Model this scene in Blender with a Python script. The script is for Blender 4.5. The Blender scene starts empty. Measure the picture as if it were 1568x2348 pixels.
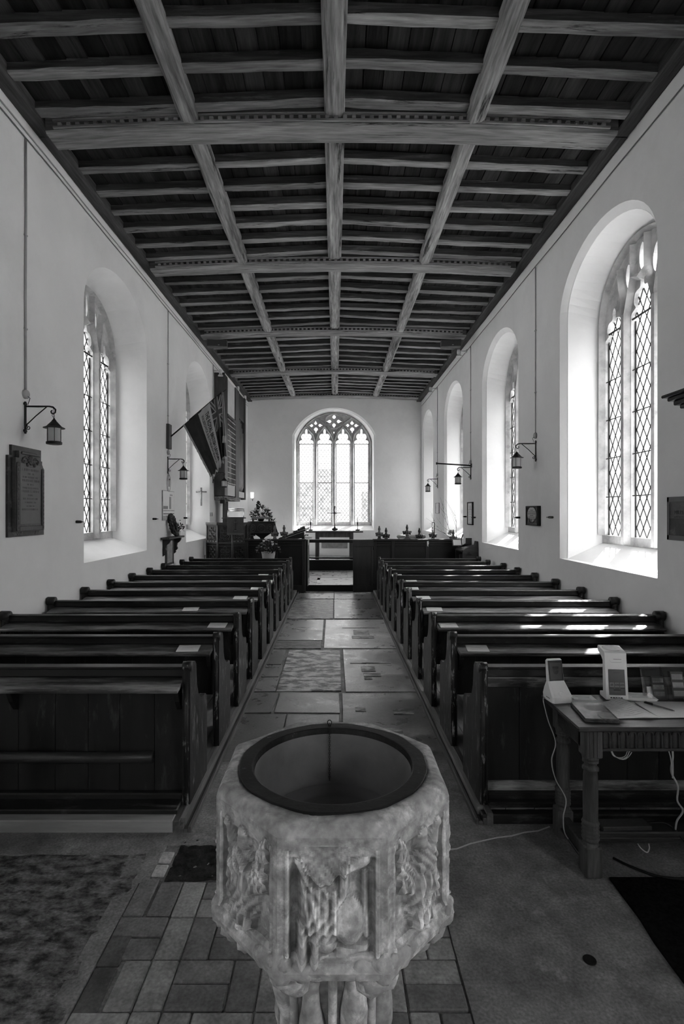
import bpy, bmesh, math, random
from mathutils import Vector, Matrix, noise as mnoise
random.seed(11)
S = bpy.context.scene
C = S.collection
PI = math.pi

# ------------------------------------------------------------------ camera, light, exposure
cam_d = bpy.data.cameras.new('camera')
cam_d.sensor_fit = 'VERTICAL'; cam_d.sensor_height = 36.0; cam_d.sensor_width = 24.0
cam_d.lens = 1210.0 / 2348.0 * 36.0
cam_d.shift_x = 16.0 / 2348.0
cam_d.clip_start = 0.02; cam_d.clip_end = 300
cam = bpy.data.objects.new('camera', cam_d); C.objects.link(cam)
cam.location = (0, 0, 1.7); cam.rotation_euler = (PI / 2, 0, 0)
S.camera = cam

SUN_AZ = math.radians(45.0)      # towards the south-east
SUN_EL = math.radians(52.5)
world = bpy.data.worlds.new('sky'); S.world = world
world.use_nodes = True
wn = world.node_tree.nodes; wl = world.node_tree.links
for n in list(wn): wn.remove(n)
wo = wn.new('ShaderNodeOutputWorld'); wb = wn.new('ShaderNodeBackground')
sky = wn.new('ShaderNodeTexSky'); sky.sky_type = 'HOSEK_WILKIE'
sky.sun_direction = (math.cos(SUN_EL) * math.sin(SUN_AZ), math.cos(SUN_EL) * math.cos(SUN_AZ), math.sin(SUN_EL))
sky.turbidity = 5.0; sky.ground_albedo = 0.3
bw = wn.new('ShaderNodeRGBToBW')
wl.new(sky.outputs[0], bw.inputs[0])
# sky weighted brighter overhead than at the horizon, to lift the interior light
wt = wn.new('ShaderNodeTexCoord'); ws = wn.new('ShaderNodeSeparateXYZ'); wm = wn.new('ShaderNodeMapRange'); wx = wn.new('ShaderNodeMath'); wx.operation = 'MULTIPLY'
wl.new(wt.outputs['Generated'], ws.inputs[0])
wp = wn.new('ShaderNodeMath'); wp.operation = 'POWER'; wp.inputs[1].default_value = 1.7; wc = wn.new('ShaderNodeMath'); wc.operation = 'MAXIMUM'; wc.inputs[1].default_value = 0.0
wl.new(ws.outputs['Z'], wc.inputs[0]); wl.new(wc.outputs[0], wp.inputs[0]); wl.new(wp.outputs[0], wm.inputs[0])
wm.inputs[1].default_value = 0.0; wm.inputs[2].default_value = 1.0; wm.inputs[3].default_value = 0.22; wm.inputs[4].default_value = 4.6
wl.new(bw.outputs[0], wx.inputs[0]); wl.new(wm.outputs[0], wx.inputs[1]); wl.new(wx.outputs[0], wb.inputs[0])
wb.inputs[1].default_value = 9.0
wl.new(wb.outputs[0], wo.inputs[0])

sd = bpy.data.lights.new('sun', 'SUN'); sd.energy = 16.0; sd.angle = math.radians(0.8)
sun = bpy.data.objects.new('sun', sd); C.objects.link(sun)
sun.rotation_euler = Vector((-math.cos(SUN_EL) * math.sin(SUN_AZ), -math.cos(SUN_EL) * math.cos(SUN_AZ), -math.sin(SUN_EL))).to_track_quat('-Z', 'Y').to_euler()
sun.location = (20, 20, 20)

def portal(name, loc, rot, sx, sz):
    d = bpy.data.lights.new(name, 'AREA'); d.shape = 'RECTANGLE'; d.size = sx; d.size_y = sz
    d.cycles.is_portal = True
    o = bpy.data.objects.new(name, d); C.objects.link(o); o.location = loc; o.rotation_euler = rot
    return o

S.view_settings.view_transform = 'Standard'
S.view_settings.look = 'None'
S.view_settings.exposure = 3.22
S.view_settings.gamma = 1.0
S.view_settings.use_curve_mapping = False
S.cycles.use_denoising = True
S.cycles.filter_width = 1.2
S.cycles.max_bounces = 14
S.cycles.diffuse_bounces = 10
S.cycles.transparent_max_bounces = 16
S.cycles.sample_clamp_direct = 0.6
S.cycles.sample_clamp_indirect = 12.0
S.cycles.caustics_reflective = False
S.cycles.caustics_refractive = False

# ------------------------------------------------------------------ materials
def mat(name, c0, c1=None, scale=4.0, stretch=(1, 1, 1), rough=0.7, bump=0.15, detail=6.0, lo=0.35, hi=0.65,
        spec=0.4, spot=None, fine=None, tone=False, metal=0.0, vary=0.0, bump_scale=None, rough2=None, emit=None, dist=0.02):
    m = bpy.data.materials.new(name); m.use_nodes = True
    nt = m.node_tree; N = nt.nodes; L = nt.links
    for n in list(N): N.remove(n)
    out = N.new('ShaderNodeOutputMaterial'); b = N.new('ShaderNodeBsdfPrincipled')
    L.new(b.outputs[0], out.inputs[0])
    b.inputs['Roughness'].default_value = rough
    b.inputs['Metallic'].default_value = metal
    b.inputs['Specular IOR Level'].default_value = spec
    if c1 is None: c1 = c0
    tc = N.new('ShaderNodeTexCoord'); mp = N.new('ShaderNodeMapping'); mp.inputs['Scale'].default_value = stretch
    L.new(tc.outputs['Object'], mp.inputs[0])
    vec = mp.outputs[0]
    if vary > 0:
        oi = N.new('ShaderNodeObjectInfo'); ad = N.new('ShaderNodeVectorMath'); ad.operation = 'ADD'
        sc = N.new('ShaderNodeVectorMath'); sc.operation = 'SCALE'; sc.inputs[0].default_value = (37.0, 53.0, 71.0)
        L.new(oi.outputs['Random'], sc.inputs['Scale'])
        L.new(vec, ad.inputs[0]); L.new(sc.outputs[0], ad.inputs[1]); vec = ad.outputs[0]
    nz = N.new('ShaderNodeTexNoise'); nz.inputs['Scale'].default_value = scale; nz.inputs['Detail'].default_value = detail
    nz.inputs['Roughness'].default_value = 0.62
    L.new(vec, nz.inputs['Vector'])
    rp = N.new('ShaderNodeValToRGB')
    rp.color_ramp.elements[0].position = lo; rp.color_ramp.elements[0].color = (c0, c0, c0, 1)
    rp.color_ramp.elements[1].position = hi; rp.color_ramp.elements[1].color = (c1, c1, c1, 1)
    L.new(nz.outputs['Fac'], rp.inputs[0])
    col = rp.outputs[0]
    if spot:                                    # (value, scale, lo, hi, stretch)
        v, s2, l2, h2 = spot[:4]
        st = spot[4] if len(spot) > 4 else (1, 1, 1)
        mp2 = N.new('ShaderNodeMapping'); mp2.inputs['Scale'].default_value = st
        L.new(tc.outputs['Object'], mp2.inputs[0])
        v2 = mp2.outputs[0]
        if vary > 0:
            ad2 = N.new('ShaderNodeVectorMath'); ad2.operation = 'ADD'; L.new(v2, ad2.inputs[0]); L.new(sc.outputs[0], ad2.inputs[1]); v2 = ad2.outputs[0]
        n2 = N.new('ShaderNodeTexNoise'); n2.inputs['Scale'].default_value = s2; n2.inputs['Detail'].default_value = 7
        n2.inputs['Roughness'].default_value = 0.7
        L.new(v2, n2.inputs['Vector'])
        r2 = N.new('ShaderNodeMapRange'); r2.inputs[1].default_value = l2; r2.inputs[2].default_value = h2
        L.new(n2.outputs['Fac'], r2.inputs[0])
        mx = N.new('ShaderNodeMix'); mx.data_type = 'RGBA'
        L.new(r2.outputs[0], mx.inputs[0]); L.new(col, mx.inputs[6]); mx.inputs[7].default_value = (v, v, v, 1)
        col = mx.outputs[2]
    if fine:                                    # (amount, scale) fine grain multiply
        n3 = N.new('ShaderNodeTexNoise'); n3.inputs['Scale'].default_value = fine[1]; n3.inputs['Detail'].default_value = 4
        L.new(vec, n3.inputs['Vector'])
        r3 = N.new('ShaderNodeMapRange'); r3.inputs[1].default_value = 0.3; r3.inputs[2].default_value = 0.7
        r3.inputs[3].default_value = 1 - fine[0]; r3.inputs[4].default_value = 1 + fine[0]
        L.new(n3.outputs['Fac'], r3.inputs[0])
        m3 = N.new('ShaderNodeMix'); m3.data_type = 'RGBA'; m3.blend_type = 'MULTIPLY'; m3.inputs[0].default_value = 1
        L.new(col, m3.inputs[6]); L.new(r3.outputs[0], m3.inputs[7]); col = m3.outputs[2]
    if vary > 0:
        rv = N.new('ShaderNodeMapRange'); rv.inputs[3].default_value = 1 - vary; rv.inputs[4].default_value = 1 + vary
        L.new(oi.outputs['Random'], rv.inputs[0])
        m4 = N.new('ShaderNodeMix'); m4.data_type = 'RGBA'; m4.blend_type = 'MULTIPLY'; m4.inputs[0].default_value = 1
        L.new(col, m4.inputs[6]); L.new(rv.outputs[0], m4.inputs[7]); col = m4.outputs[2]
    if tone:
        at = N.new('ShaderNodeAttribute'); at.attribute_name = 'tone'
        m5 = N.new('ShaderNodeMix'); m5.data_type = 'RGBA'; m5.blend_type = 'MULTIPLY'; m5.inputs[0].default_value = 1
        L.new(col, m5.inputs[6]); L.new(at.outputs['Color'], m5.inputs[7]); col = m5.outputs[2]
    L.new(col, b.inputs['Base Color'])
    if rough2 is not None:
        rr = N.new('ShaderNodeMapRange'); rr.inputs[1].default_value = 0.35; rr.inputs[2].default_value = 0.65
        rr.inputs[3].default_value = rough; rr.inputs[4].default_value = rough2
        L.new(nz.outputs['Fac'], rr.inputs[0]); L.new(rr.outputs[0], b.inputs['Roughness'])
    if bump:
        bp = N.new('ShaderNodeBump'); bp.inputs['Strength'].default_value = bump; bp.inputs['Distance'].default_value = dist
        if bump_scale:
            nb = N.new('ShaderNodeTexNoise'); nb.inputs['Scale'].default_value = bump_scale; nb.inputs['Detail'].default_value = 5
            L.new(vec, nb.inputs['Vector']); L.new(nb.outputs['Fac'], bp.inputs['Height'])
        else:
            L.new(nz.outputs['Fac'], bp.inputs['Height'])
        L.new(bp.outputs[0], b.inputs['Normal'])
    if emit:
        b.inputs['Emission Color'].default_value = (1, 1, 1, 1); b.inputs['Emission Strength'].default_value = emit
    return m

def glass_mat(name, t=0.9, g=0.05):
    m = bpy.data.materials.new(name); m.use_nodes = True
    nt = m.node_tree; N = nt.nodes; L = nt.links
    for n in list(N): N.remove(n)
    out = N.new('ShaderNodeOutputMaterial'); tr = N.new('ShaderNodeBsdfTransparent'); gl = N.new('ShaderNodeBsdfGlossy')
    tr.inputs[0].default_value = (t, t, t, 1); gl.inputs['Roughness'].default_value = g
    mx = N.new('ShaderNodeMixShader'); mx.inputs[0].default_value = 0.06; L.new(tr.outputs[0], mx.inputs[1]); L.new(gl.outputs[0], mx.inputs[2])
    L.new(mx.outputs[0], out.inputs[0])
    return m

def cloudy_glass(name, v=0.75):
    m = bpy.data.materials.new(name); m.use_nodes = True
    nt = m.node_tree; N = nt.nodes; L = nt.links
    for n in list(N): N.remove(n)
    out = N.new('ShaderNodeOutputMaterial'); df = N.new('ShaderNodeBsdfDiffuse'); tl = N.new('ShaderNodeBsdfTranslucent')
    df.inputs[0].default_value = (v, v, v, 1); tl.inputs[0].default_value = (v, v, v, 1)
    mx = N.new('ShaderNodeMixShader'); mx.inputs[0].default_value = 0.5
    L.new(df.outputs[0], mx.inputs[1]); L.new(tl.outputs[0], mx.inputs[2]); L.new(mx.outputs[0], out.inputs[0])
    return m

M = {}
M['plaster'] = mat('plaster', 0.79, 0.84, scale=1.3, detail=5, rough=0.92, bump=0.25, bump_scale=9, spec=0.1, spot=(0.72, 0.8, 0.5, 0.8), dist=0.012)
M['sillplaster'] = mat('sill_plaster', 0.70, 0.76, scale=3, rough=0.9, bump=0.2, spec=0.1)
M['stone'] = mat('window_stone', 0.34, 0.56, scale=5, rough=0.9, bump=0.35, spec=0.1, spot=(0.2, 7, 0.55, 0.8))
M['lead'] = mat('lead_came', 0.02, 0.03, rough=0.6, bump=0, spec=0.2)
M['glass'] = glass_mat('leaded_glass')
M['glass_old'] = glass_mat('old_grey_leaded_glass', 0.53)  # this and the next two panes are dimmed to hold back daylight
M['glass_mid'] = glass_mat('greyish_leaded_glass', 0.70)
M['glass_dim'] = glass_mat('dusty_leaded_glass', 0.31)
M['beam'] = mat('weathered_beam_oak', 0.12, 0.36, scale=3.0, stretch=(1, 1, 1), rough=0.85, bump=0.5, detail=9, lo=0.3, hi=0.62, spec=0.15,
                fine=(0.25, 28), spot=(0.04, 5, 0.58, 0.75), vary=0.12, dist=0.03)
def grain(name, axis, c0, c1, **k):
    st = [9.0, 9.0, 9.0]; st[axis] = 0.7
    a = dict(scale=1.2, rough=0.85, bump=0.6, detail=9, lo=0.3, hi=0.66, spec=0.12, fine=(0.25, 6), vary=0.14, dist=0.03)
    a.update(k)
    return mat(name, c0, c1, stretch=tuple(st), **a)
M['beam_x'] = grain('weathered_oak_across', 0, 0.12, 0.29, spot=(0.012, 3.6, 0.59, 0.66, (0.25, 3, 3)), fine=(0.3, 5))
M['beam_y'] = grain('weathered_oak_along', 1, 0.09, 0.36, spot=(0.03, 3.6, 0.57, 0.66, (3, 0.25, 3)), fine=(0.35, 5))
M['joist'] = grain('weathered_oak_joist', 0, 0.10, 0.27, spot=(0.015, 4.0, 0.58, 0.66, (0.3, 3, 3)), vary=0.3, fine=(0.3, 5))
M['joist_side'] = grain('stained_oak_joist_side', 0, 0.02, 0.085, spot=(0.14, 4.0, 0.58, 0.70, (0.4, 3, 3)), vary=0.3, fine=(0.3, 5))  # shade painted into the joist sides, undersides stay paler
M['beam_side'] = grain('stained_oak_beam_side', 0, 0.03, 0.10, spot=(0.16, 3.4, 0.58, 0.72, (0.4, 3, 3)), fine=(0.3, 5))  # same painted shade for the tie beam sides
M['board'] = grain('roof_board', 1, 0.006, 0.03, tone=True)
M['plate'] = grain('dark_wall_plate', 1, 0.035, 0.085)
M['pew'] = mat('dark_stained_pine', 0.006, 0.016, scale=1.6, stretch=(1, 6, 6), rough=0.38, bump=0.12, detail=8, spec=0.4, vary=0.2,
               spot=(0.14, 3.0, 0.56, 0.80, (1, 4, 4)), rough2=0.55)
M['pew_v'] = mat('dark_stained_boards', 0.008, 0.019, scale=1.6, stretch=(6, 6, 1), rough=0.42, bump=0.12, detail=8, spec=0.35, vary=0.2,
                 spot=(0.09, 4.0, 0.58, 0.82, (4, 4, 1)), rough2=0.6)
M['pew_worn'] = mat('worn_bench_end', 0.007, 0.018, scale=2, stretch=(6, 6, 1), rough=0.42, bump=0.2, detail=8, spec=0.4, vary=0.2,
                    spot=(0.26, 9.0, 0.55, 0.68, (3, 3, 0.8)))
M['pew_ledge'] = mat('worn_book_ledge', 0.018, 0.06, scale=1.6, stretch=(0.8, 7, 7), rough=0.36, bump=0.12, detail=8, spec=0.45, vary=0.2,
                     spot=(0.38, 2.2, 0.44, 0.68, (0.8, 6, 6)))
M['pew_chip'] = mat('chipped_bench_end', 0.008, 0.022, scale=2, stretch=(6, 6, 1), rough=0.42, bump=0.2, detail=8, spec=0.4, vary=0.2,
                    spot=(0.5, 11.0, 0.55, 0.64, (2.5, 2.5, 0.7)))
M['sillwood'] = mat('pale_timber_kerb', 0.24, 0.34, scale=2, stretch=(1, 8, 8), rough=0.7, bump=0.2, spec=0.2)
M['kerb'] = mat('grey_kerb', 0.05, 0.12, scale=3, stretch=(8, 0.6, 8), rough=0.5, bump=0.25, spec=0.35)
M['floorboard'] = mat('floor_boards', 0.10, 0.2, scale=2, stretch=(8, 1, 1), rough=0.6, bump=0.2, spec=0.3, tone=True)
M['cement'] = mat('cement_floor', 0.12, 0.24, scale=6, rough=0.7, bump=0.3, detail=9, spec=0.25, spot=(0.42, 3.2, 0.56, 0.80), fine=(0.3, 90))
M['ledger'] = mat('worn_ledger_stone', 0.025, 0.26, scale=13, stretch=(1, 1.6, 1), rough=0.75, bump=1.0, detail=10, lo=0.36, hi=0.66, spec=0.25, spot=(0.012, 17, 0.54, 0.68, (1, 1.5, 1)), fine=(0.3, 60), dist=0.03)
M['slab'] = mat('polished_flagstone', 0.12, 0.22, scale=5, rough=0.24, bump=0.22, detail=9, spec=0.55, tone=True, spot=(0.06, 6, 0.55, 0.8), rough2=0.42, fine=(0.2, 60))
M['roughslab'] = mat('flaking_flagstone', 0.035, 0.42, scale=6, stretch=(1, 1.9, 1), rough=0.3, bump=0.9, detail=9, spec=0.5, tone=True, lo=0.44, hi=0.56, rough2=0.6, dist=0.02)
M['paver'] = mat('brick_paver', 0.14, 0.25, scale=9, rough=0.7, bump=0.35, detail=8, spec=0.25, tone=True, spot=(0.05, 20, 0.6, 0.8), fine=(0.25, 80))
M['pit'] = mat('broken_floor_rubble', 0.008, 0.045, scale=14, rough=0.95, bump=1.0, detail=9, spec=0.1, dist=0.05)
M['mat'] = mat('dark_carpet', 0.004, 0.012, scale=60, rough=1.0, bump=0.5, spec=0.02, spot=(0.10, 34, 0.70, 0.80))
M['fontstone'] = mat('carved_limestone', 0.26, 0.42, scale=9, rough=0.88, bump=0.35, detail=9, spec=0.15, spot=(0.70, 11, 0.52, 0.68), fine=(0.28, 45), tone=True, dist=0.012)
M['leadlining'] = mat('lead_lining', 0.006, 0.018, scale=5, rough=0.5, bump=0.3, spec=0.25, spot=(0.25, 22, 0.66, 0.74), fine=(0.3, 60))
M['leadbowl'] = mat('lead_bowl', 0.11, 0.18, scale=4, rough=0.5, bump=0.15, spec=0.3, spot=(0.2, 60, 0.74, 0.8))
M['iron'] = mat('black_iron', 0.006, 0.012, scale=20, rough=0.5, bump=0.1, spec=0.35)
M['brass'] = mat('pale_metal', 0.55, 0.65, rough=0.25, bump=0, metal=1.0)
M['frost'] = cloudy_glass('frosted_lantern_glass', 0.72)
M['conduit'] = mat('painted_conduit', 0.34, 0.42, rough=0.7, bump=0.1, spec=0.2)
M['whitebox'] = mat('white_fitting', 0.6, 0.68, rough=0.5, bump=0, spec=0.3)
M['plastic'] = mat('white_plastic', 0.8, 0.82, rough=0.3, bump=0, spec=0.5)
M['screen'] = mat('dark_screen', 0.006, 0.008, rough=0.15, bump=0, spec=0.5)
M['screen2'] = mat('grey_screen', 0.065, 0.07, rough=0.2, bump=0, spec=0.4)
M['screen3'] = mat('screen_panel', 0.016, 0.018, rough=0.2, bump=0, spec=0.4)
M['tile'] = mat('grey_button', 0.16, 0.17, rough=0.4, bump=0)
M['ink'] = mat('black_ink', 0.012, rough=0.7, bump=0)
M['paper'] = mat('white_paper', 0.82, 0.86, scale=8, rough=0.85, bump=0.05, spec=0.1)
M['paperg'] = mat('grey_print', 0.25, 0.45, scale=12, rough=0.6, bump=0, spec=0.3)
M['cover'] = mat('printed_cover', 0.03, 0.20, scale=14, rough=0.4, bump=0, spec=0.4, lo=0.4, hi=0.6)
M['oak'] = mat('dark_table_oak', 0.02, 0.05, scale=2, stretch=(1, 7, 7), rough=0.42, bump=0.2, spec=0.4, fine=(0.2, 30))
M['oak_v'] = mat('dark_leg_oak', 0.05, 0.11, scale=2, stretch=(8, 8, 1), rough=0.6, bump=0.4, spec=0.25, fine=(0.25, 12))
M['oak_c'] = mat('carved_apron_oak', 0.035, 0.07, scale=3, rough=0.6, bump=0.3, spec=0.25, fine=(0.2, 40))
M['carved'] = mat('carved_dark_oak', 0.012, 0.03, scale=5, rough=0.5, bump=0.3, spec=0.35)
M['black'] = mat('black_panel', 0.004, 0.008, scale=3, rough=0.45, bump=0.1, spec=0.3)
M['choir'] = mat('dark_choir_oak', 0.008, 0.018, scale=2, stretch=(5, 5, 1), rough=0.45, bump=0.15, spec=0.35)
M['poppy'] = mat('poppyhead_oak', 0.06, 0.11, scale=6, rough=0.6, bump=0.25, spec=0.3, vary=0.45)
M['greywood'] = mat('grey_painted_wood', 0.05, 0.085, scale=2, stretch=(6, 6, 1), rough=0.6, bump=0.15, spec=0.3)
M['pipe'] = mat('organ_pipe_metal', 0.14, 0.22, scale=3, rough=0.4, bump=0.05, spec=0.5)
M['cream'] = mat('cream_panel', 0.5, 0.56, rough=0.7, bump=0.05, spec=0.2)
M['marble'] = mat('dark_veined_marble', 0.015, 0.04, scale=6, rough=0.35, bump=0.1, spec=0.4, spot=(0.13, 9, 0.55, 0.7))
M['slate'] = mat('grey_marble', 0.075, 0.115, scale=7, rough=0.5, bump=0.15, spec=0.3, fine=(0.15, 60))
M['slatelt'] = mat('inscription_slate', 0.12, 0.15, scale=5, rough=0.5, bump=0.05, spec=0.3)
M['clothdark'] = mat('dark_flag_cloth', 0.022, 0.035, scale=4, rough=0.85, bump=0.1, spec=0.15)
M['clothgold'] = mat('pale_flag_cloth', 0.34, 0.38, scale=4, rough=0.85, bump=0.1, spec=0.15)
M['clothmid'] = mat('grey_flag_cloth', 0.055, 0.07, scale=4, rough=0.85, bump=0.1, spec=0.15)
M['clothwhite'] = mat('white_flag_cloth', 0.25, 0.28, scale=4, rough=0.85, bump=0.1, spec=0.15)
M['fringe'] = mat('flag_fringe', 0.26, 0.36, scale=40, rough=0.9, bump=0.5, spec=0.1)
M['fall'] = mat('pulpit_fall_cloth', 0.045, 0.06, scale=8, rough=0.85, bump=0.1, spec=0.15)
M['leaf'] = mat('foliage', 0.02, 0.07, scale=8, rough=0.6, bump=0.1, spec=0.3)
M['petal'] = mat('pale_petals', 0.40, 0.62, scale=9, rough=0.8, bump=0.1, spec=0.15, vary=0.3)
M['petald'] = mat('dark_petals', 0.05, 0.14, scale=9, rough=0.8, bump=0.1, spec=0.15)
M['pot'] = mat('pale_pot', 0.38, 0.44, scale=4, rough=0.6, bump=0.1, spec=0.3)
M['wreath'] = mat('poppy_wreath', 0.010, 0.03, scale=9, rough=0.7, bump=0.3, spec=0.2)
M['twig'] = mat('bare_twig', 0.06, 0.1, rough=0.8, bump=0.1)
M['cable_w'] = mat('white_cable', 0.42, 0.46, rough=0.5, bump=0, spec=0.3)
M['cable_b'] = mat('black_cable', 0.004, 0.006, rough=0.5, bump=0, spec=0.3)
M['candle'] = mat('wax_candle', 0.55, 0.6, rough=0.5, bump=0)
M['flame'] = mat('lit_lamp_glass', 0.9, rough=0.4, bump=0, emit=0.25)
M['speaker'] = mat('grey_speaker', 0.045, 0.055, scale=60, rough=0.7, bump=0.2, spec=0.2)
M['flint'] = mat('flint_masonry', 0.16, 0.34, scale=3, rough=0.95, bump=0.4, spec=0.05)
M['grass'] = mat('churchyard_grass', 0.10, 0.2, scale=3, rough=1.0, bump=0.3, spec=0.02)
M['tree'] = mat('tree_leaves', 0.05, 0.14, scale=2, rough=0.9, bump=0.3, spec=0.1)
M['grille'] = mat('pale_grille', 0.42, 0.5, rough=0.6, bump=0)
M['beige'] = mat('beige_box', 0.22, 0.27, rough=0.6, bump=0.05)
M['reredos'] = mat('grey_stone_tablet', 0.16, 0.26, scale=6, rough=0.8, bump=0.1)
M['crystal'] = glass_mat('clear_acrylic', 0.8)
M['crackfill'] = mat('pale_mortar', 0.5, 0.6, scale=20, rough=0.9, bump=0.3)

# ------------------------------------------------------------------ mesh building
class MB:
    def __init__(s): s.v = []; s.f = []; s.t = []; s.tone = 1.0; s.mi = []; s.m = 0; s.sm = []; s.smooth = False
    def add(s, vs, fs):
        o = len(s.v); s.v.extend(tuple(v) for v in vs)
        for f in fs: s.f.append([i + o for i in f]); s.t.append(s.tone); s.mi.append(s.m); s.sm.append(s.smooth)
        return o
    def box(s, x0, y0, z0, x1, y1, z1, c=0.0):
        if x0 > x1: x0, x1 = x1, x0
        if y0 > y1: y0, y1 = y1, y0
        if z0 > z1: z0, z1 = z1, z0
        if c <= 0:
            s.add([(x0, y0, z0), (x1, y0, z0), (x1, y1, z0), (x0, y1, z0), (x0, y0, z1), (x1, y0, z1), (x1, y1, z1), (x0, y1, z1)],
                  [(0, 3, 2, 1), (4, 5, 6, 7), (0, 1, 5, 4), (1, 2, 6, 5), (2, 3, 7, 6), (3, 0, 4, 7)])
        else:
            c = min(c, (x1 - x0) * .49, (y1 - y0) * .49, (z1 - z0) * .49)
            vs = []
            for i in range(3):                      # three face-pairs pushed out
                for sx in (0, 1):
                    for sy in (0, 1):
                        for sz in (0, 1):
                            p = [x1 if sx else x0, y1 if sy else y0, z1 if sz else z0]
                            d = [-c if sx else c, -c if sy else c, -c if sz else c]
                            q = [p[k] + (0 if k == i else d[k]) for k in range(3)]
                            vs.append(q)
            I = lambda i, a, b, cc: i * 8 + a * 4 + b * 2 + cc
            fs = [(I(0,0,0,0), I(0,0,0,1), I(0,0,1,1), I(0,0,1,0)), (I(0,1,0,0), I(0,1,1,0), I(0,1,1,1), I(0,1,0,1)),
                  (I(1,0,0,0), I(1,1,0,0), I(1,1,0,1), I(1,0,0,1)), (I(1,0,1,0), I(1,0,1,1), I(1,1,1,1), I(1,1,1,0)),
                  (I(2,0,0,0), I(2,0,1,0), I(2,1,1,0), I(2,1,0,0)), (I(2,0,0,1), I(2,1,0,1), I(2,1,1,1), I(2,0,1,1))]
            for b in (0, 1):
                for cc in (0, 1):
                    fs.append((I(1, 0, b, cc), I(1, 1, b, cc), I(2, 1, b, cc), I(2, 0, b, cc)))
                    fs.append((I(0, b, 0, cc), I(0, b, 1, cc), I(2, b, 1, cc), I(2, b, 0, cc)))
                    fs.append((I(0, b, cc, 0), I(0, b, cc, 1), I(1, b, cc, 1), I(1, b, cc, 0)))
            for a in (0, 1):
                for b in (0, 1):
                    for cc in (0, 1): fs.append((I(0, a, b, cc), I(1, a, b, cc), I(2, a, b, cc)))
            s.add(vs, fs)
        return s
    def prism(s, poly, axis, a, b):
        """extrude a 2D polygon along axis (0 x: poly=(y,z); 1 y: (x,z); 2 z: (x,y))"""
        def P(p, w):
            return (w, p[0], p[1]) if axis == 0 else ((p[0], w, p[1]) if axis == 1 else (p[0], p[1], w))
        n = len(poly)
        vs = [P(p, a) for p in poly] + [P(p, b) for p in poly]
        fs = [tuple(range(n))[::-1], tuple(range(n, 2 * n))] + [(i, (i + 1) % n, n + (i + 1) % n, n + i) for i in range(n)]
        s.add(vs, fs); return s
    def tube(s, pts, r, n=8, cap=True, closed=False):
        pts = [Vector(p) for p in pts]
        k = len(pts); rs = r if isinstance(r, (list, tuple)) else [r] * k
        vs = []; prev = None
        for i, p in enumerate(pts):
            if closed: t = pts[(i + 1) % k] - pts[i - 1]
            else: t = pts[min(i + 1, k - 1)] - pts[max(i - 1, 0)]
            if t.length < 1e-9: t = Vector((0, 0, 1))
            t.normalize()
            if prev is None:
                u = t.cross(Vector((0, 0, 1)))
                if u.length < 0.05: u = t.cross(Vector((1, 0, 0)))
            else: u = prev - t * prev.dot(t)
            if u.length < 1e-6: u = t.orthogonal()
            u.normalize(); prev = u; w = t.cross(u)
            for j in range(n):
                a = 2 * PI * j / n
                vs.append(p + (u * math.cos(a) + w * math.sin(a)) * rs[i])
        fs = []
        for i in range(k if closed else k - 1):
            for j in range(n):
                i2 = (i + 1) % k
                fs.append((i * n + j, i * n + (j + 1) % n, i2 * n + (j + 1) % n, i2 * n + j))
        if cap and not closed:
            fs.append(tuple(range(n))[::-1]); fs.append(tuple(range((k - 1) * n, k * n)))
        o = s.smooth; s.smooth = n > 5; s.add(vs, fs); s.smooth = o
        return s
    def lathe(s, prof, cx=0, cy=0, n=24, ph=0.0, capb=True, capt=True, sx=1, sy=1):
        vs = []; fs = []
        for (r, z) in prof:
            for j in range(n):
                a = ph + 2 * PI * j / n
                vs.append((cx + r * math.cos(a) * sx, cy + r * math.sin(a) * sy, z))
        k = len(prof)
        for i in range(k - 1):
            for j in range(n):
                fs.append((i * n + j, i * n + (j + 1) % n, (i + 1) * n + (j + 1) % n, (i + 1) * n + j))
        if capb: fs.append(tuple(range(n))[::-1])
        if capt: fs.append(tuple(range((k - 1) * n, k * n)))
        s.add(vs, fs); return s
    def ball(s, c, rx, ry=None, rz=None, nu=10, nv=7, jit=0.0):
        ry = rx if ry is None else ry; rz = rx if rz is None else rz
        vs = [(c[0], c[1], c[2] - rz)]; fs = []
        for i in range(1, nv):
            t = PI * i / nv
            for j in range(nu):
                a = 2 * PI * j / nu; q = 1 + random.uniform(-jit, jit)
                vs.append((c[0] + rx * q * math.sin(t) * math.cos(a), c[1] + ry * q * math.sin(t) * math.sin(a), c[2] - rz * q * math.cos(t)))
        vs.append((c[0], c[1], c[2] + rz))
        for j in range(nu): fs.append((0, 1 + (j + 1) % nu, 1 + j))
        for i in range(nv - 2):
            for j in range(nu):
                a = 1 + i * nu
                fs.append((a + j, a + (j + 1) % nu, a + nu + (j + 1) % nu, a + nu + j))
        l = len(vs) - 1; a = 1 + (nv - 2) * nu
        for j in range(nu): fs.append((a + j, a + (j + 1) % nu, l))
        o = s.smooth; s.smooth = True; s.add(vs, fs); s.smooth = o
        return s
    def beam(s, p0, p1, w, h, n=8, jit=0.0, ch=0.012, drop=None, up=(0, 0, 1), sides=False):
        """hand-hewn timber: p0,p1 run along the middle of its underside"""
        p0 = Vector(p0); p1 = Vector(p1); d = (p1 - p0); t = d.normalized(); up = Vector(up)
        sd = t.cross(up).normalized(); up = sd.cross(t).normalized()
        hw = w / 2
        sec = [(-hw + ch, 0), (hw - ch, 0), (hw, ch), (hw, h - ch), (hw - ch, h), (-hw + ch, h), (-hw, h - ch), (-hw, ch)]
        vs = []
        for i in range(n + 1):
            f = i / n; c = p0 + d * f
            if drop: c = c + Vector((0, 0, drop(f)))
            for (a, b) in sec:
                vs.append(c + sd * (a + random.uniform(-jit, jit)) + up * (b + random.uniform(-jit, jit)))
        fs = []
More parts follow.
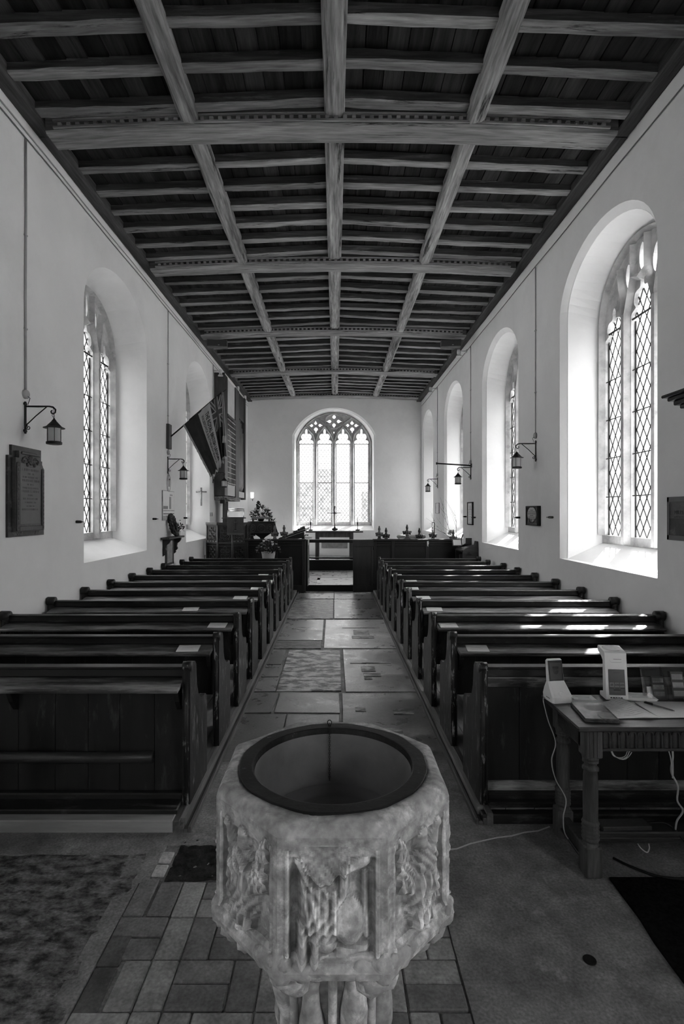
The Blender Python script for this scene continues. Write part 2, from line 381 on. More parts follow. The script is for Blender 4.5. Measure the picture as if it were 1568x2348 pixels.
        for i in range(n):
            for j in range(8): fs.append((i * 8 + j, i * 8 + (j + 1) % 8, (i + 1) * 8 + (j + 1) % 8, (i + 1) * 8 + j))
        fs.append(tuple(range(8))[::-1]); fs.append(tuple(range(n * 8, n * 8 + 8)))
        f0 = len(s.mi); s.add(vs, fs)
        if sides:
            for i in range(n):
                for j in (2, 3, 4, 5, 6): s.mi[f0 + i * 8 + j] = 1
        return s
    def leaf(s, c, d, l, w):
        d = Vector(d).normalized(); u = d.orthogonal().normalized()
        u.rotate(Matrix.Rotation(random.uniform(0, 6.28), 3, d)); c = Vector(c); n = d.cross(u)
        s.add([c, c + d * l * .5 + u * w, c + d * l + n * l * .12, c + d * l * .5 - u * w, c + d * l * .5 + n * w * .5], [(0, 1, 4), (1, 2, 4), (2, 3, 4), (3, 0, 4)])
        return s
    def xf(s, m):
        s.v = [tuple(m @ Vector(v)) for v in s.v]; return s
    def merge(s, o):
        k = len(s.v); s.v.extend(o.v); s.f.extend([[i + k for i in f] for f in o.f]); s.t.extend(o.t); s.mi.extend(o.mi); s.sm.extend(o.sm); return s
    def build(s, name, mt, parent=None, loc=None, smooth=False, rot=None, fix=True):
        me = bpy.data.meshes.new(name); me.from_pydata(s.v, [], s.f); me.update()
        if fix:
            bm = bmesh.new(); bm.from_mesh(me); bmesh.ops.recalc_face_normals(bm, faces=bm.faces); bm.to_mesh(me); bm.free()
        mts = mt if isinstance(mt, (list, tuple)) else [mt]
        for x in mts: me.materials.append(x)
        if len(mts) > 1: me.polygons.foreach_set('material_index', s.mi)
        me.polygons.foreach_set('use_smooth', [True] * len(me.polygons) if smooth else s.sm)
        if any(t != 1.0 for t in s.t):
            ca = me.color_attributes.new('tone', 'FLOAT_COLOR', 'CORNER')
            for p in me.polygons:
                t = s.t[p.index]
                for li in p.loop_indices: ca.data[li].color = (t, t, t, 1)
        else:
            ca = me.color_attributes.new('tone', 'FLOAT_COLOR', 'POINT')
            ca.data.foreach_set('color', [1.0] * (4 * len(me.vertices)))
        o = bpy.data.objects.new(name, me); C.objects.link(o)
        if parent: o.parent = parent
        if loc is not None: o.location = loc
        if rot is not None: o.rotation_euler = rot
        return o

def tag(o, label=None, cat=None, group=None, kind=None):
    if label: o['label'] = label
    if cat: o['category'] = cat
    if group: o['group'] = group
    if kind: o['kind'] = kind
    return o
def thing(name, label, cat, loc=(0, 0, 0), rz=0.0, group=None, kind=None):
    o = bpy.data.objects.new(name, None); C.objects.link(o); o.location = loc; o.rotation_euler = (0, 0, rz)
    o.empty_display_size = 0.1
    return tag(o, label, cat, group, kind)
def copy_tree(o, parent=None):
    c = o.copy(); C.objects.link(c); c.parent = parent
    for ch in list(o.children): copy_tree(ch, c)
    return c
def structure(o, label=None, cat=None, group=None): return tag(o, label, cat, group, 'structure')

def from_curve(cu):
    o = bpy.data.objects.new('tmp', cu); C.objects.link(o)
    dg = bpy.context.evaluated_depsgraph_get(); dg.update()
    me = bpy.data.meshes.new_from_object(o.evaluated_get(dg))
    mb = MB(); mb.add([v.co[:] for v in me.vertices], [tuple(p.vertices) for p in me.polygons])
    bpy.data.objects.remove(o); bpy.data.meshes.remove(me); bpy.data.curves.remove(cu)
    return mb
def shape2d(outer, holes, half, bevel=0.0):
    """flat shape with holes in the xy plane, extruded +-half in z"""
    cu = bpy.data.curves.new('s', 'CURVE'); cu.dimensions = '2D'; cu.fill_mode = 'BOTH'; cu.extrude = half; cu.bevel_depth = bevel; cu.bevel_resolution = 1
    if bevel: cu.offset = -bevel
    for poly in [outer] + list(holes):
        sp = cu.splines.new('POLY'); sp.points.add(len(poly) - 1); sp.use_cyclic_u = True
        for i, p in enumerate(poly): sp.points[i].co = (p[0], p[1], 0, 1)
    return from_curve(cu)
def text_mb(body, size, half=0.0006, align='CENTER', bold=0.0):
    cu = bpy.data.curves.new('t', 'FONT'); cu.body = body; cu.size = size; cu.extrude = half; cu.align_x = align; cu.align_y = 'CENTER'
    cu.offset = bold; cu.resolution_u = 3
    return from_curve(cu)
# ------------------------------------------------------------------ shell dimensions (metres; camera stands at x=0,y=0)
XL, XR = -2.846, 2.81
YW, YE = -2.6, 17.2
ZT = 5.75
SPL = 0.17

def arch_pts(c, hw, spring, rise, n=24, seg=False):
    pts = []
    if seg:
        R = (hw * hw + rise * rise) / (2 * rise)
        a0 = math.asin(min(1, hw / R))
        if rise > hw: a0 = PI - a0
        for i in range(n + 1):
            a = -a0 + 2 * a0 * i / n
            pts.append((c + R * math.sin(a), spring + rise - R + R * math.cos(a)))
    else:
        for i in range(n + 1):
            a = PI - PI * i / n
            pts.append((c + hw * math.cos(a), spring + rise * math.sin(a)))
    return pts

def wall(name, P, s0, s1, wins, thick, label, wm='plaster'):
    """P(s, z, d): d is the distance into the wall, away from the room"""
    mb = MB(); cur = s0
    for w in wins:
        a = w['c'] - w['hw']; b = w['c'] + w['hw']
        oa = w['c'] - w['ohw'] - SPL; ob = w['c'] + w['ohw'] + SPL
        for d, l, r in ((0, a, b), (thick, oa, ob)):
            c0 = cur if d == 0 else (cur if cur == s0 else curo)
            mb.add([P(c0, 0, d), P(l, 0, d), P(l, ZT, d), P(c0, ZT, d)], [(0, 1, 2, 3)])
        arc = arch_pts(w['c'], w['hw'], w['spring'], w['rise'], seg=w.get('seg', False))
        arco = arch_pts(w['c'], w['ohw'], w['ospring'], w['orise'], seg=w.get('seg', False))
        arcx = arch_pts(w['c'], w['ohw'] + SPL, w['ospring'], w['orise'] + SPL, seg=w.get('seg', False))
        mb.add([P(a, 0, 0), P(b, 0, 0), P(b, w['sill'], 0), P(a, w['sill'], 0)], [(0, 1, 2, 3)])
        mb.add([P(oa, 0, thick), P(ob, 0, thick), P(ob, w['osill'] - SPL, thick), P(oa, w['osill'] - SPL, thick)], [(0, 1, 2, 3)])
        for ar, d in ((arc, 0), (arcx, thick)):
            for i in range(len(ar) - 1):
                mb.add([P(*ar[i], d), P(*ar[i + 1], d), P(ar[i + 1][0], ZT, d), P(ar[i][0], ZT, d)], [(0, 1, 2, 3)])
        ch = w.get('ch', 0.0)
        inn = [(a, w['sill'])] + arc + [(b, w['sill'])]
        out = [(w['c'] - w['ohw'], w['osill'])] + arco + [(w['c'] + w['ohw'], w['osill'])]
        out2 = [(oa, w['osill'] - SPL)] + arcx + [(ob, w['osill'] - SPL)]
        rings = [[P(*p, 0) for p in inn]]
        if ch:
            cx = w['c']; k = (w['hw'] - ch) / w['hw']
            arc2 = arch_pts(cx, w['hw'] - ch, w['spring'], w['rise'] - ch, seg=w.get('seg', False))
            in2 = [(a + ch, w['sill'] + 0.006)] + arc2 + [(b - ch, w['sill'] + 0.006)]
            rings.append([P(*p, ch * 0.9) for p in in2])
            in3 = [(p[0] + (0.012 if p[0] < cx else -0.012), p[1]) for p in in2]
            rings.append([P(*p, ch * 0.95) for p in in3])
        rings.append([P(*p, w['d']) for p in out]); rings.append([P(*p, w['d'] + .08) for p in out]); rings.append([P(*p, thick) for p in out2])
        for r0, r1 in zip(rings[:-1], rings[1:]):
            n = len(r0)
            for i in range(n):
                j = (i + 1) % n
                mb.add([r0[i], r0[j], r1[j], r1[i]], [(0, 1, 2, 3)])
        cur = b; curo = ob
    for d in (0, thick):
        c0 = cur if d == 0 else (curo if wins else cur)
        mb.add([P(c0, 0, d), P(s1, 0, d), P(s1, ZT, d), P(c0, ZT, d)], [(0, 1, 2, 3)])
    mb.add([P(s0, ZT, 0), P(s1, ZT, 0), P(s1, ZT, thick), P(s0, ZT, thick)], [(0, 1, 2, 3)])
    return structure(mb.build(name, M[wm], fix=False), label, 'wall')

def side_win(c, d=0.45, hw=1.0, spring=4.09, rise=0.71, ch=0.0):
    return dict(c=c, hw=hw, sill=1.12, spring=spring, rise=rise, ohw=hw - 0.16, osill=1.32, ospring=spring - 0.14, orise=rise + 0.02, d=d, ch=ch)

LOW = dict(hw=1.3, sill=.8, spring=3.1, rise=.5, ohw=1.2, osill=.9, ospring=3.1, orise=.45, d=.4)  # unseen side windows added behind the camera to light font and foreground
WIN_R = [dict(c=-1.0, **LOW), side_win(5.6, ch=0.07), side_win(9.09, ch=0.07), side_win(12.6, ch=0.06), side_win(16.08, hw=0.97, ch=0.05)]
WIN_L = [side_win(2.9), side_win(6.98), side_win(11.03, hw=0.95)]
WIN_L[0] = dict(c=-1.0, **LOW)
WIN_R.sort(key=lambda w: w['c'])
EAST = dict(c=-0.03, hw=1.36, sill=1.10, spring=4.215, rise=0.885, ohw=1.25, osill=1.26, ospring=4.05, orise=0.97, d=0.36, ch=0.05, seg=True)
WEST = dict(c=0.0, hw=.8, sill=1.3, spring=2.2, rise=0.5, ohw=0.7, osill=1.4, ospring=2.2, orise=0.45, d=0.4)  # unseen opening added low, to light the front of the font

wall('wall_left', lambda s, z, d: (XL - d, s, z), YW - 0.6, YE + 0.6, WIN_L, 0.62, 'white plastered north wall with deep arched window recesses')
wall('wall_right', lambda s, z, d: (XR + d, s, z), YW - 0.6, YE + 0.6, WIN_R, 0.62, 'white plastered south wall with a row of deep arched windows')
wall('wall_rear', lambda s, z, d: (s, YE + d, z), XL - 0.75, XR + 0.75, [EAST], 0.62, 'white plastered east wall around the large traceried window')
wall('wall_front', lambda s, z, d: (s, YW - d, z), XL - 0.75, XR + 0.75, [WEST], 0.62, 'dark boarded west wall behind the camera', 'oak_v')  # wall colour darkened to keep bounced light off the roof timbers

portal('daylight_portal_east', (-0.03, YE + 0.8, 3.1), (PI / 2, 0, PI), 2.6, 3.9)
portal('daylight_portal_west', (0, YW - 0.8, 2.0), (PI / 2, 0, 0), 1.75, 1.7)
for w in WIN_R: portal('daylight_portal_south', (XR + 0.8, w['c'], (w['osill'] + w['ospring'] + w['orise']) / 2), (PI / 2, 0, PI / 2), 2 * w['ohw'] + .3, w['ospring'] + w['orise'] - w['osill'] + .3)
for w in WIN_L: portal('daylight_portal_north', (XL - 0.8, w['c'], (w['osill'] + w['ospring'] + w['orise']) / 2), (PI / 2, 0, -PI / 2), 2 * w['ohw'] + .3, w['ospring'] + w['orise'] - w['osill'] + .3)

# ------------------------------------------------------------------ windows
CROWN = [(1, -.02), (1, .25), (.93, .36), (.80, .43), (.66, .49), (.58, .53), (.60, .60), (.70, .72), (.74, .88), (.72, 1.08), (.62, 1.27), (.48, 1.36),
         (.34, 1.38), (.22, 1.40), (.16, 1.48), (.15, 1.64), (.17, 1.78), (.13, 1.95), (0, 2.08)]
def light_poly(cx, h, z0, zs, k=1.0):
    r = [(cx + h * a, zs + h * k * b) for a, b in CROWN]
    l = [(cx - h * a, zs + h * k * b) for a, b in CROWN[:-1]][::-1]
    return [(cx - h, z0), (cx + h, z0)] + r + l
def vesica(cx, cz, a, b, n=10, rot=0.0):
    pts = []
    for i in range(2 * n):
        t = 2 * PI * i / (2 * n)
        x = a * math.copysign(abs(math.sin(t)) ** 1.3, math.sin(t)); z = b * math.cos(t)
        pts.append((cx + x * math.cos(rot) - z * math.sin(rot), cz + x * math.sin(rot) + z * math.cos(rot)))
    return pts
def drop(cx, cz, r, tip, rot):
    """foil with a pointed tip, tip pointing along rot (0 = up)"""
    base = [(r * .12, tip), (r * .2, tip * .62), (r * .55, tip * .4), (r, r * .15), (r * .75, -r * .55), (0, -r), (-r * .75, -r * .55), (-r, r * .15), (-r * .55, tip * .4), (-r * .2, tip * .62), (-r * .12, tip)]
    return [(cx + x * math.cos(rot) - z * math.sin(rot), cz + x * math.sin(rot) + z * math.cos(rot)) for x, z in base]
def inside(p, poly):
    c = False; n = len(poly); j = n - 1
    for i in range(n):
        if (poly[i][1] > p[1]) != (poly[j][1] > p[1]) and p[0] < (poly[j][0] - poly[i][0]) * (p[1] - poly[i][1]) / (poly[j][1] - poly[i][1] + 1e-12) + poly[i][0]: c = not c
        j = i
    return c
def lattice(polys, pw, ph, width, depth):
    mb = MB()
    for poly in polys:
        x0 = min(p[0] for p in poly); x1 = max(p[0] for p in poly); z0 = min(p[1] for p in poly); z1 = max(p[1] for p in poly)
        cx = (x0 + x1) / 2; L = math.hypot(pw, ph); ux, uz = pw / L, ph / L
        nn = int(((z1 - z0) / ph + (x1 - x0) / pw)) + 2
        for sgn in (1, -1):
            for k in range(-nn, nn + 1):
                # lines through (cx, z0 + k*ph)
                T = (x1 - x0) / ux; step = 0.012; run = None; t = -T
                while t <= T + step:
                    p = (cx + sgn * ux * t, z0 + k * ph + uz * t)
                    ins = x0 <= p[0] <= x1 and z0 <= p[1] <= z1 and inside(p, poly)
                    if ins and run is None: run = t
                    if not ins and run is not None:
                        if t - run > 0.02:
                            a = (cx + sgn * ux * run, z0 + k * ph + uz * run); b = (cx + sgn * ux * t, z0 + k * ph + uz * t)
                            nx, nz = -uz * width / 2, sgn * ux * width / 2
                            vs = []
                            for dd in (-depth / 2, depth / 2):
                                vs += [(a[0] + nx, a[1] + nz, dd), (b[0] + nx, b[1] + nz, dd), (b[0] - nx, b[1] - nz, dd), (a[0] - nx, a[1] - nz, dd)]
                            mb.add(vs, [(0, 1, 2, 3), (7, 6, 5, 4), (0, 4, 5, 1), (1, 5, 6, 2), (2, 6, 7, 3), (3, 7, 4, 0)])
                        run = None
                    t += step
    return mb
def ridge(mb, pts, w, z, hgt):
    """raised stone rib following pts on a plane"""
    for a, b in zip(pts[:-1], pts[1:]):
        dx, dz = b[0] - a[0], b[1] - a[1]; l = math.hypot(dx, dz) + 1e-9; nx, nz = -dz / l * w / 2, dx / l * w / 2
        vs = [(a[0] + nx, a[1] + nz, z), (a[0], a[1], z + hgt), (a[0] - nx, a[1] - nz, z), (b[0] + nx, b[1] + nz, z), (b[0], b[1], z + hgt), (b[0] - nx, b[1] - nz, z)]
        mb.add(vs, [(0, 1, 4, 3), (1, 2, 5, 4), (0, 3, 5, 2), (0, 2, 1), (3, 4, 5)])

def make_window(name, label, mtx, outer, lights, tracery, half, ribs, mullions, lat, bars, zb, zt, xe, bar_out=0.03, gl='glass'):
    """local frame: x along the wall, y up, z towards the room"""
    st = shape2d(outer, lights + tracery, half * 0.55)
    for r in ribs: ridge(st, r, 0.075, half * 0.5, half * 0.75)
    for (mx, mz0, mz1, mw) in mullions:               # moulded mullions, pointed towards the room
        st.prism([(mx - mw / 2, half * .4), (mx - mw * .22, half * 1.25), (mx + mw * .22, half * 1.25), (mx + mw / 2, half * .4)], 1, mz0, mz1)
        for i in range(len(st.v) - 8, len(st.v)):
            x, y, z = st.v[i]; st.v[i] = (x, y, z)
    st.xf(mtx)
    root = structure(st.build(name, M['stone']), label, 'window')
    g = MB(); g.add([(p[0], p[1], -0.008) for p in outer], [tuple(range(len(outer)))]); g.xf(mtx)
    g.build('leaded_glass', M[gl], root, fix=False)
    lt = lattice(lights, *lat); 
    if tracery: lt.merge(lattice([t for t in tracery if max(p[1] for p in t) - min(p[1] for p in t) > 0.25], *lat))
    lt.xf(mtx); lt.build('lead_lattice', M['lead'], root)
    br = MB()
    for l in lights:
        x0 = min(p[0] for p in l); x1 = max(p[0] for p in l)
        for (z, r) in bars:
            br.tube([(x0 - 0.02, z, bar_out), (x1 + 0.02, z, bar_out)], r, n=5)
        for sx in (x0 + .006, x1 - .006):            # lead edge strip
            br.box(sx - .007, zb, -.006, sx + .007, zt, .006)
    br.xf(mtx); br.build('saddle_bars', M['lead'], root)
    return root

def side_window(idx, w, left, label):
    hw = w['ohw'] + 0.02
    outer = [(-hw, w['osill'] - 0.02), (hw, w['osill'] - 0.02)] + arch_pts(0, hw, w['ospring'], w['orise'] + .02)[::-1]
    h = 0.215; zc = 3.80; zb = w['osill'] + 0.10; p = .565
    lights = [light_poly(-p, h, zb, zc - .12, .9), light_poly(0, h, zb, zc), light_poly(p, h, zb, zc - .12, .9)]
    tr = [vesica(-0.25, 4.30, 0.062, 0.15, rot=.12), vesica(0, 4.42, 0.055, 0.15), vesica(0.25, 4.30, 0.062, 0.15, rot=-.12)]
    ribs = [[(p / 2, 3.6), (.30, 3.95), (.36, 4.2), (.40, 4.45)], [(-p / 2, 3.6), (-.30, 3.95), (-.36, 4.2), (-.40, 4.45)], [(p / 2, 3.8), (.20, 4.05), (.13, 4.25), (.13, 4.6)], [(-p / 2, 3.8), (-.20, 4.05), (-.13, 4.25), (-.13, 4.6)],
            [(-.13, 4.25), (0, 4.20), (.13, 4.25)],
            [(hw - .04, zb)] + [(q[0] * .93, q[1] - .02) for q in arch_pts(0, hw, w['ospring'], w['orise'])[::-1]] + [(-hw + .04, zb)]]
    y = w['c']; d = w['d'] + 0.05
    if left: m = Matrix(((0, 0, 1, XL - d), (-1, 0, 0, y), (0, 1, 0, 0), (0, 0, 0, 1)))
    else: m = Matrix(((0, 0, -1, XR + d), (1, 0, 0, y), (0, 1, 0, 0), (0, 0, 0, 1)))
    bars = [(zb + 0.46 * i, 0.006) for i in range(1, 5)] + [(zc + .02, 0.011)]
    return make_window('window_%d' % idx, label, m, outer, lights, tr, 0.09, ribs, [(-p / 2, zb - .08, 3.9, 0.13), (p / 2, zb - .08, 3.9, 0.13)], (0.126, 0.215, 0.011, 0.008), bars, zb, zc, 0, gl={2: 'glass_mid', 3: 'glass_old', 4: 'glass_old', 5: 'glass_dim'}.get(idx, 'glass'))

names_r = ['low window in the south wall behind the camera', 'three-light leaded window nearest the camera in the south wall', 'second leaded window along the south wall',
           'third leaded window along the south wall', 'leaded window at the east end of the south wall']
def added_low_window(idx, w, left, label):
    hw = w['ohw'] + .02; outer = [(-hw, w['osill'] - .02), (hw, w['osill'] - .02)] + arch_pts(0, hw, w['ospring'], w['orise'] + .02)[::-1]
    d = w['d'] + .05; y = w['c']
    if left: m = Matrix(((0, 0, 1, XL - d), (-1, 0, 0, y), (0, 1, 0, 0), (0, 0, 0, 1)))
    else: m = Matrix(((0, 0, -1, XR + d), (1, 0, 0, y), (0, 1, 0, 0), (0, 0, 0, 1)))
    ls = [[(a, 1.0), (b, 1.0), (b, 3.3), (a, 3.3)] for a, b in ((-1.12, -.41), (-.34, .34), (.41, 1.12))]
    make_window('window_%d' % idx, label, m, outer, ls, [], .09, [], [], (.2, .3, .01, .008), [(1.5, .01), (2.2, .01), (2.9, .01)], 1.0, 3.3, 0)  # unseen windows added for light
for i, w in enumerate(WIN_R):
    if i: side_window(i + 1, w, False, names_r[i])
    else: added_low_window(1, w, False, names_r[0])
added_low_window(7, WIN_L[0], True, 'low window in the north wall behind the camera')
for i, w in enumerate(WIN_L):
    if i: side_window(i + 7, w, True, ['', 'tall leaded window in the north wall beside the memorial', 'leaded north window behind the flag'][i])

# east window: four cusped lights under flowing tracery
def east_window():
    U = 0.0145 / 7.293
    def q(px, py): return ((px - 770) * U, 1.7 + (1174 - (930 + py / 7.293)) * 0.0145)
    w = EAST; hw = w['ohw'] + .03
    outer = [(-hw, w['osill'] - .03), (hw, w['osill'] - .03)] + arch_pts(0, hw, w['ospring'], w['orise'] + .03, seg=True)[::-1]
    zs = q(0, 630)[1]; zb = q(0, 1945)[1]; h = 117 * U
    lights = [light_poly((c - 770) * U, h, zb, zs) for c in (307, 613, 922, 1230)]
    tr = []
    X, Z = q(770, 262)
    for (px, py, r, tip, ro) in ((772, 190, 30, 62, 0), (698, 262, 28, 62, PI / 2), (845, 262, 28, 62, -PI / 2), (770, 322, 30, 64, PI),
                                 (395, 332, 26, 40, PI / 2), (535, 328, 26, 50, -PI / 2), (463, 295, 24, 45, 0), (468, 395, 34, 60, PI),
                                 (1000, 328, 26, 34, PI / 2), (1138, 332, 26, 50, -PI / 2), (1072, 290, 30, 40, 0), (1075, 395, 36, 60, PI), (770, 445, 12, 26, PI)):
        x, z = q(px, py); tr.append(drop(x, z, r * U, tip * U, ro))
    rb = lambda *pts: [q(*p) for p in pts]
    ribs = [rb((463, 620), (440, 500), (380, 400), (300, 330), (250, 300)), rb((463, 620), (490, 480), (560, 380), (640, 330), (720, 300)),
            rb((1077, 620), (1100, 500), (1165, 400), (1240, 330), (1290, 300)), rb((1077, 620), (1050, 480), (980, 380), (900, 330), (820, 300)),
            rb((770, 620), (745, 500), (690, 400), (600, 290), (480, 210)), rb((770, 620), (795, 500), (850, 400), (940, 290), (1060, 210)),
            rb((150, 620), (170, 520), (230, 420), (300, 340), (345, 400), (420, 480), (455, 560)), rb((1390, 620), (1370, 520), (1310, 420), (1235, 340), (1190, 400), (1115, 480), (1085, 560)),
            rb(*[(770 + 150 * math.cos(a), 262 + 120 * math.sin(a)) for a in [i * PI / 10 for i in range(21)]]),
            rb((475, 560), (510, 460), (613, 350), (700, 460), (755, 560)), rb((785, 560), (830, 460), (922, 350), (1020, 460), (1065, 560)),
            [(hw - .05, zb)] + [(p[0] * .955, p[1] - .03) for p in arch_pts(0, hw, w['ospring'], w['orise'], seg=True)[::-1]] + [(-hw + .05, zb)]]
    m = Matrix(((1, 0, 0, w['c'] - .005), (0, 0, -1, YE + w['d'] + .05), (0, 1, 0, 0), (0, 0, 0, 1)))
    mull = [((c - 770) * U, zb - .1, zs + .05, 0.15) for c in (460, 768, 1075)]
    z0 = q(0, 640)[1]; z1 = q(0, 1290)[1]; bars = [(z0, .012), (z1, .012)] + [(z0 - (z0 - z1) / 6 * i, .003) for i in range(1, 12) if i != 6]
    return make_window('window_10', 'large four-light east window with cusped heads and flowing tracery', m, outer, lights, tr, .08, ribs, mull,
                       (0.117, 0.150, 0.010, 0.008), bars, zb, zs, 0, bar_out=.012, gl='glass_old')
east_window()
hw = .72; wo_ = [(-hw, 1.38), (hw, 1.38)] + arch_pts(0, hw, 2.2, .47)[::-1]
make_window('window_11', 'low arched window in the west wall behind the camera', Matrix(((-1, 0, 0, 0), (0, 0, 1, YW - .44), (0, 1, 0, 0), (0, 0, 0, 1))), wo_,
            [[(-.64, 1.46), (-.05, 1.46), (-.05, 2.3), (-.35, 2.5), (-.64, 2.3)], [(.05, 1.46), (.64, 1.46), (.64, 2.3), (.35, 2.5), (.05, 2.3)]], [], .09, [], [], (0.2, 0.3, 0.01, 0.008), [(1.9, .01)], 1.46, 2.3, 0)

# ------------------------------------------------------------------ outside: churchyard and ruin seen faintly through the glass
g = MB(); g.box(-60, -40, -0.6, 60, 90, -0.35); structure(g.build('ground', M['grass']), 'grass of the churchyard outside the windows', 'ground')
ru = MB()
ru.box(-5.2, 31, -.4, -3.2, 33, 5.2); ru.box(-3.2, 31.4, -.4, -1.0, 32.4, 3.4); ru.box(-1.0, 31, -.4, 0.0, 33, 4.2); ru.box(1.6, 31.2, -.4, 5.5, 32.2, 2.9); ru.box(5.5, 31, -.4, 7, 33, 4.6)
tag(ru.build('ruined_wall', M['flint']), 'ruined flint wall seen through the east window', 'wall')

# ------------------------------------------------------------------ floors
fl = MB(); fl.box(XL - .7, YW - .7, -.35, XR + .7, YE + .7, -.012)
structure(fl.build('floor', M['cement']), 'dark worn cement floor around the font', 'floor')
cm = MB(); cm.box(0.465, YW, -.011, XR, 2.88, 0.0); cm.box(XL, YW, -.011, -1.0, 1.2, 0); cm.box(-.86, 2.70, -.011, .80, 3.6, -.002)
cm.box(-1.0, YW, -.011, .465, 1.2, -.003)
structure(cm.build('floor_cement', M['cement']), 'grey cement floor with pale scuffs right of the font', 'floor')
ld = MB()
nx, ny = 40, 34
vs = []; fs = []
for j in range(ny + 1):
    for i in range(nx + 1):
        x = XL + (-.93 - XL) * i / nx; y = 1.0 + 1.62 * j / ny
        if i == nx: x += random.uniform(-.03, .02)
        z = -.002 + .010 * (mnoise.noise((x * 6, y * 8, 1)) + .6 * mnoise.noise((x * 17, y * 19, 3)))
        vs.append((x, y, z))
for j in range(ny):
    for i in range(nx): fs.append((j * (nx + 1) + i, j * (nx + 1) + i + 1, (j + 1) * (nx + 1) + i + 1, (j + 1) * (nx + 1) + i))
ld.smooth = True; ld.add(vs, fs)
structure(ld.build('floor_ledger', M['ledger']), 'large dark pitted ledger stone in the floor left of the font', 'floor')
lt = MB()
for (x0, x1, y0, y1, t) in ((-1.02, -.86, 2.42, 2.80, .75), (XL, -1.02, 2.62, 2.80, 1.0), (-.98, -.90, 1.0, 2.42, .6)):
    lt.tone = t; lt.box(x0, y0, -.02, x1, y1, -.001)
structure(lt.build('floor_mortar', M['cement']), 'mortar margin along the ledger stone', 'floor')

pv = MB()
u = 0.105
def pav(x0, y0, x1, y1, t=None):
    pv.tone = t if t else random.uniform(.6, 1.45)
    pv.box(x0 + .003, y0 + .003, -.05, x1 - .003, y1 - .003, random.uniform(-.004, .001), .004)
for r in range(9):
    y1 = 2.43 - r * .21; y0 = y1 - .21
    for c in range(7):
        x0 = -.80 + c * .21 - (.105 if r % 2 else 0)
        if x0 > .44: continue
        x1 = min(x0 + .21, .465)
        if (c + r) % 2:
            ym = (y0 + y1) / 2
            pav(max(x0, -.9), y0, x1, ym); pav(max(x0, -.9), ym, x1, y1)
        else:
            xm = (x0 + x1) / 2
            pav(max(x0, -.9), y0, xm, y1); pav(xm, y0, x1, y1)
for k in range(4): pav(-.9, 1.5 + k * .24, -.81, 1.5 + k * .24 + .235, (2.0, .45, .5, .9)[k])
for (x0, y0, x1, y1, t) in ((-.93, 2.47, -.80, 2.555, 2.3), (-.95, 2.565, -.80, 2.65, 2.1)): pav(x0, y0, x1, y1, t)
for c in range(6):                                                   # a strip of pavers behind the font on the right
    pav(-.1 + c * .11, 2.43, min(-.1 + c * .11 + .108, .465), 2.62)
structure(pv.build('floor_pavers', M['paver']), 'worn brick pavers laid around the font', 'floor')
pt = MB()
vs = []; fs = []; n = 14
for j in range(n + 1):
    for i in range(n + 1):
        x = -.79 + .27 * i / n; y = 2.44 + .30 * j / n
        z = -.012 + .012 * mnoise.noise((x * 30, y * 30, 7)); vs.append((x, y, z + .006))
for j in range(n):
    for i in range(n): fs.append((j * (n + 1) + i, j * (n + 1) + i + 1, (j + 1) * (n + 1) + i + 1, (j + 1) * (n + 1) + i))
pt.add(vs, fs)
structure(pt.build('floor_pit', M['pit']), 'dark broken patch of floor beside the font', 'floor')
cp = MB(); vs = []
for i in range(13): vs.append((1.27 + random.uniform(-.008, .008) - .004 * i, 2.44 - i * .12))
cp.prism(vs + [(XR, vs[-1][1]), (XR, 2.44)], 2, 0, .012)
structure(cp.build('floor_carpet', M['mat']), 'black speckled carpet at the lower right', 'carpet')
ck = MB(); pts = [(.46 + .7 * i / 9, 2.62 + .22 * i / 9 + random.uniform(-.012, .012)) for i in range(10)]
for a, b in zip(pts[:-1], pts[1:]): ck.add([(a[0], a[1] - .005, .0012), (b[0], b[1] - .005, .0012), (b[0], b[1] + .006, .0012), (a[0], a[1] + .006, .0012)], [(0, 1, 2, 3)])
structure(ck.build('floor_crack', M['crackfill']), 'pale mortared crack across the cement floor', 'floor')
dr = MB(); dr.lathe([(.0, .0), (.024, .0), (.024, .004), (.018, .005), (.0, .003)], .965, 2.0, n=16)
tag(dr.build('floor_plug', M['iron']), 'small round dark plug in the cement floor at right', 'plug')

sl = MB(); rs = MB()
def slab(mb, x0, x1, y0, y1, t, dz=0.0):
    mb.tone = t; j = lambda: random.uniform(-.008, .008)
    z = random.uniform(-.004, .001) + dz
    q = [(x0 + .006 + j(), y0 + .006 + j()), (x1 - .006 + j(), y0 + .006 + j()), (x1 - .006 + j(), y1 - .006 + j()), (x0 + .006 + j(), y1 - .006 + j())]
    mb.prism(q, 2, -.06, z)
for a in [(-.78, -.02, 10.36, 11.33, 1.0), (-.02, .78, 10.36, 11.33, 1.1), (-.02, .78, 8.42, 10.3, .75), (-.78, -.17, 7.0, 8.34, .8), (-.15, .78, 6.6, 8.34, 2.3),
          (.09, .78, 5.0, 6.55, 1.25), (-.52, .04, 4.47, 4.97, 1.0), (-.78, -.53, 4.47, 4.97, .65), (.06, .78, 3.6, 4.97, .8), (-.78, -.6, 5.9, 6.5, .5), (-.78, -.58, 5.45, 5.88, .75),
          (-.78, -.56, 5.0, 5.43, .95), (-.40, .04, 3.6, 4.44, .85), (-.78, -.41, 3.6, 4.44, .6)]: slab(sl, *a)
for a in [(-.78, -.02, 8.42, 10.3, .8), (-.56, .06, 5.02, 6.52, 1.25), (-.78, -.17, 6.58, 6.98, .45)]: slab(rs, *a)
sl.tone = 1.0
structure(sl.build('floor_slabs', M['slab']), 'polished stone ledger slabs paving the aisle', 'floor')
structure(rs.build('floor_slabs_flaked', M['roughslab']), 'flaked rough ledger slabs in the aisle', 'floor')
sk = MB()                                            # indents for lost brasses
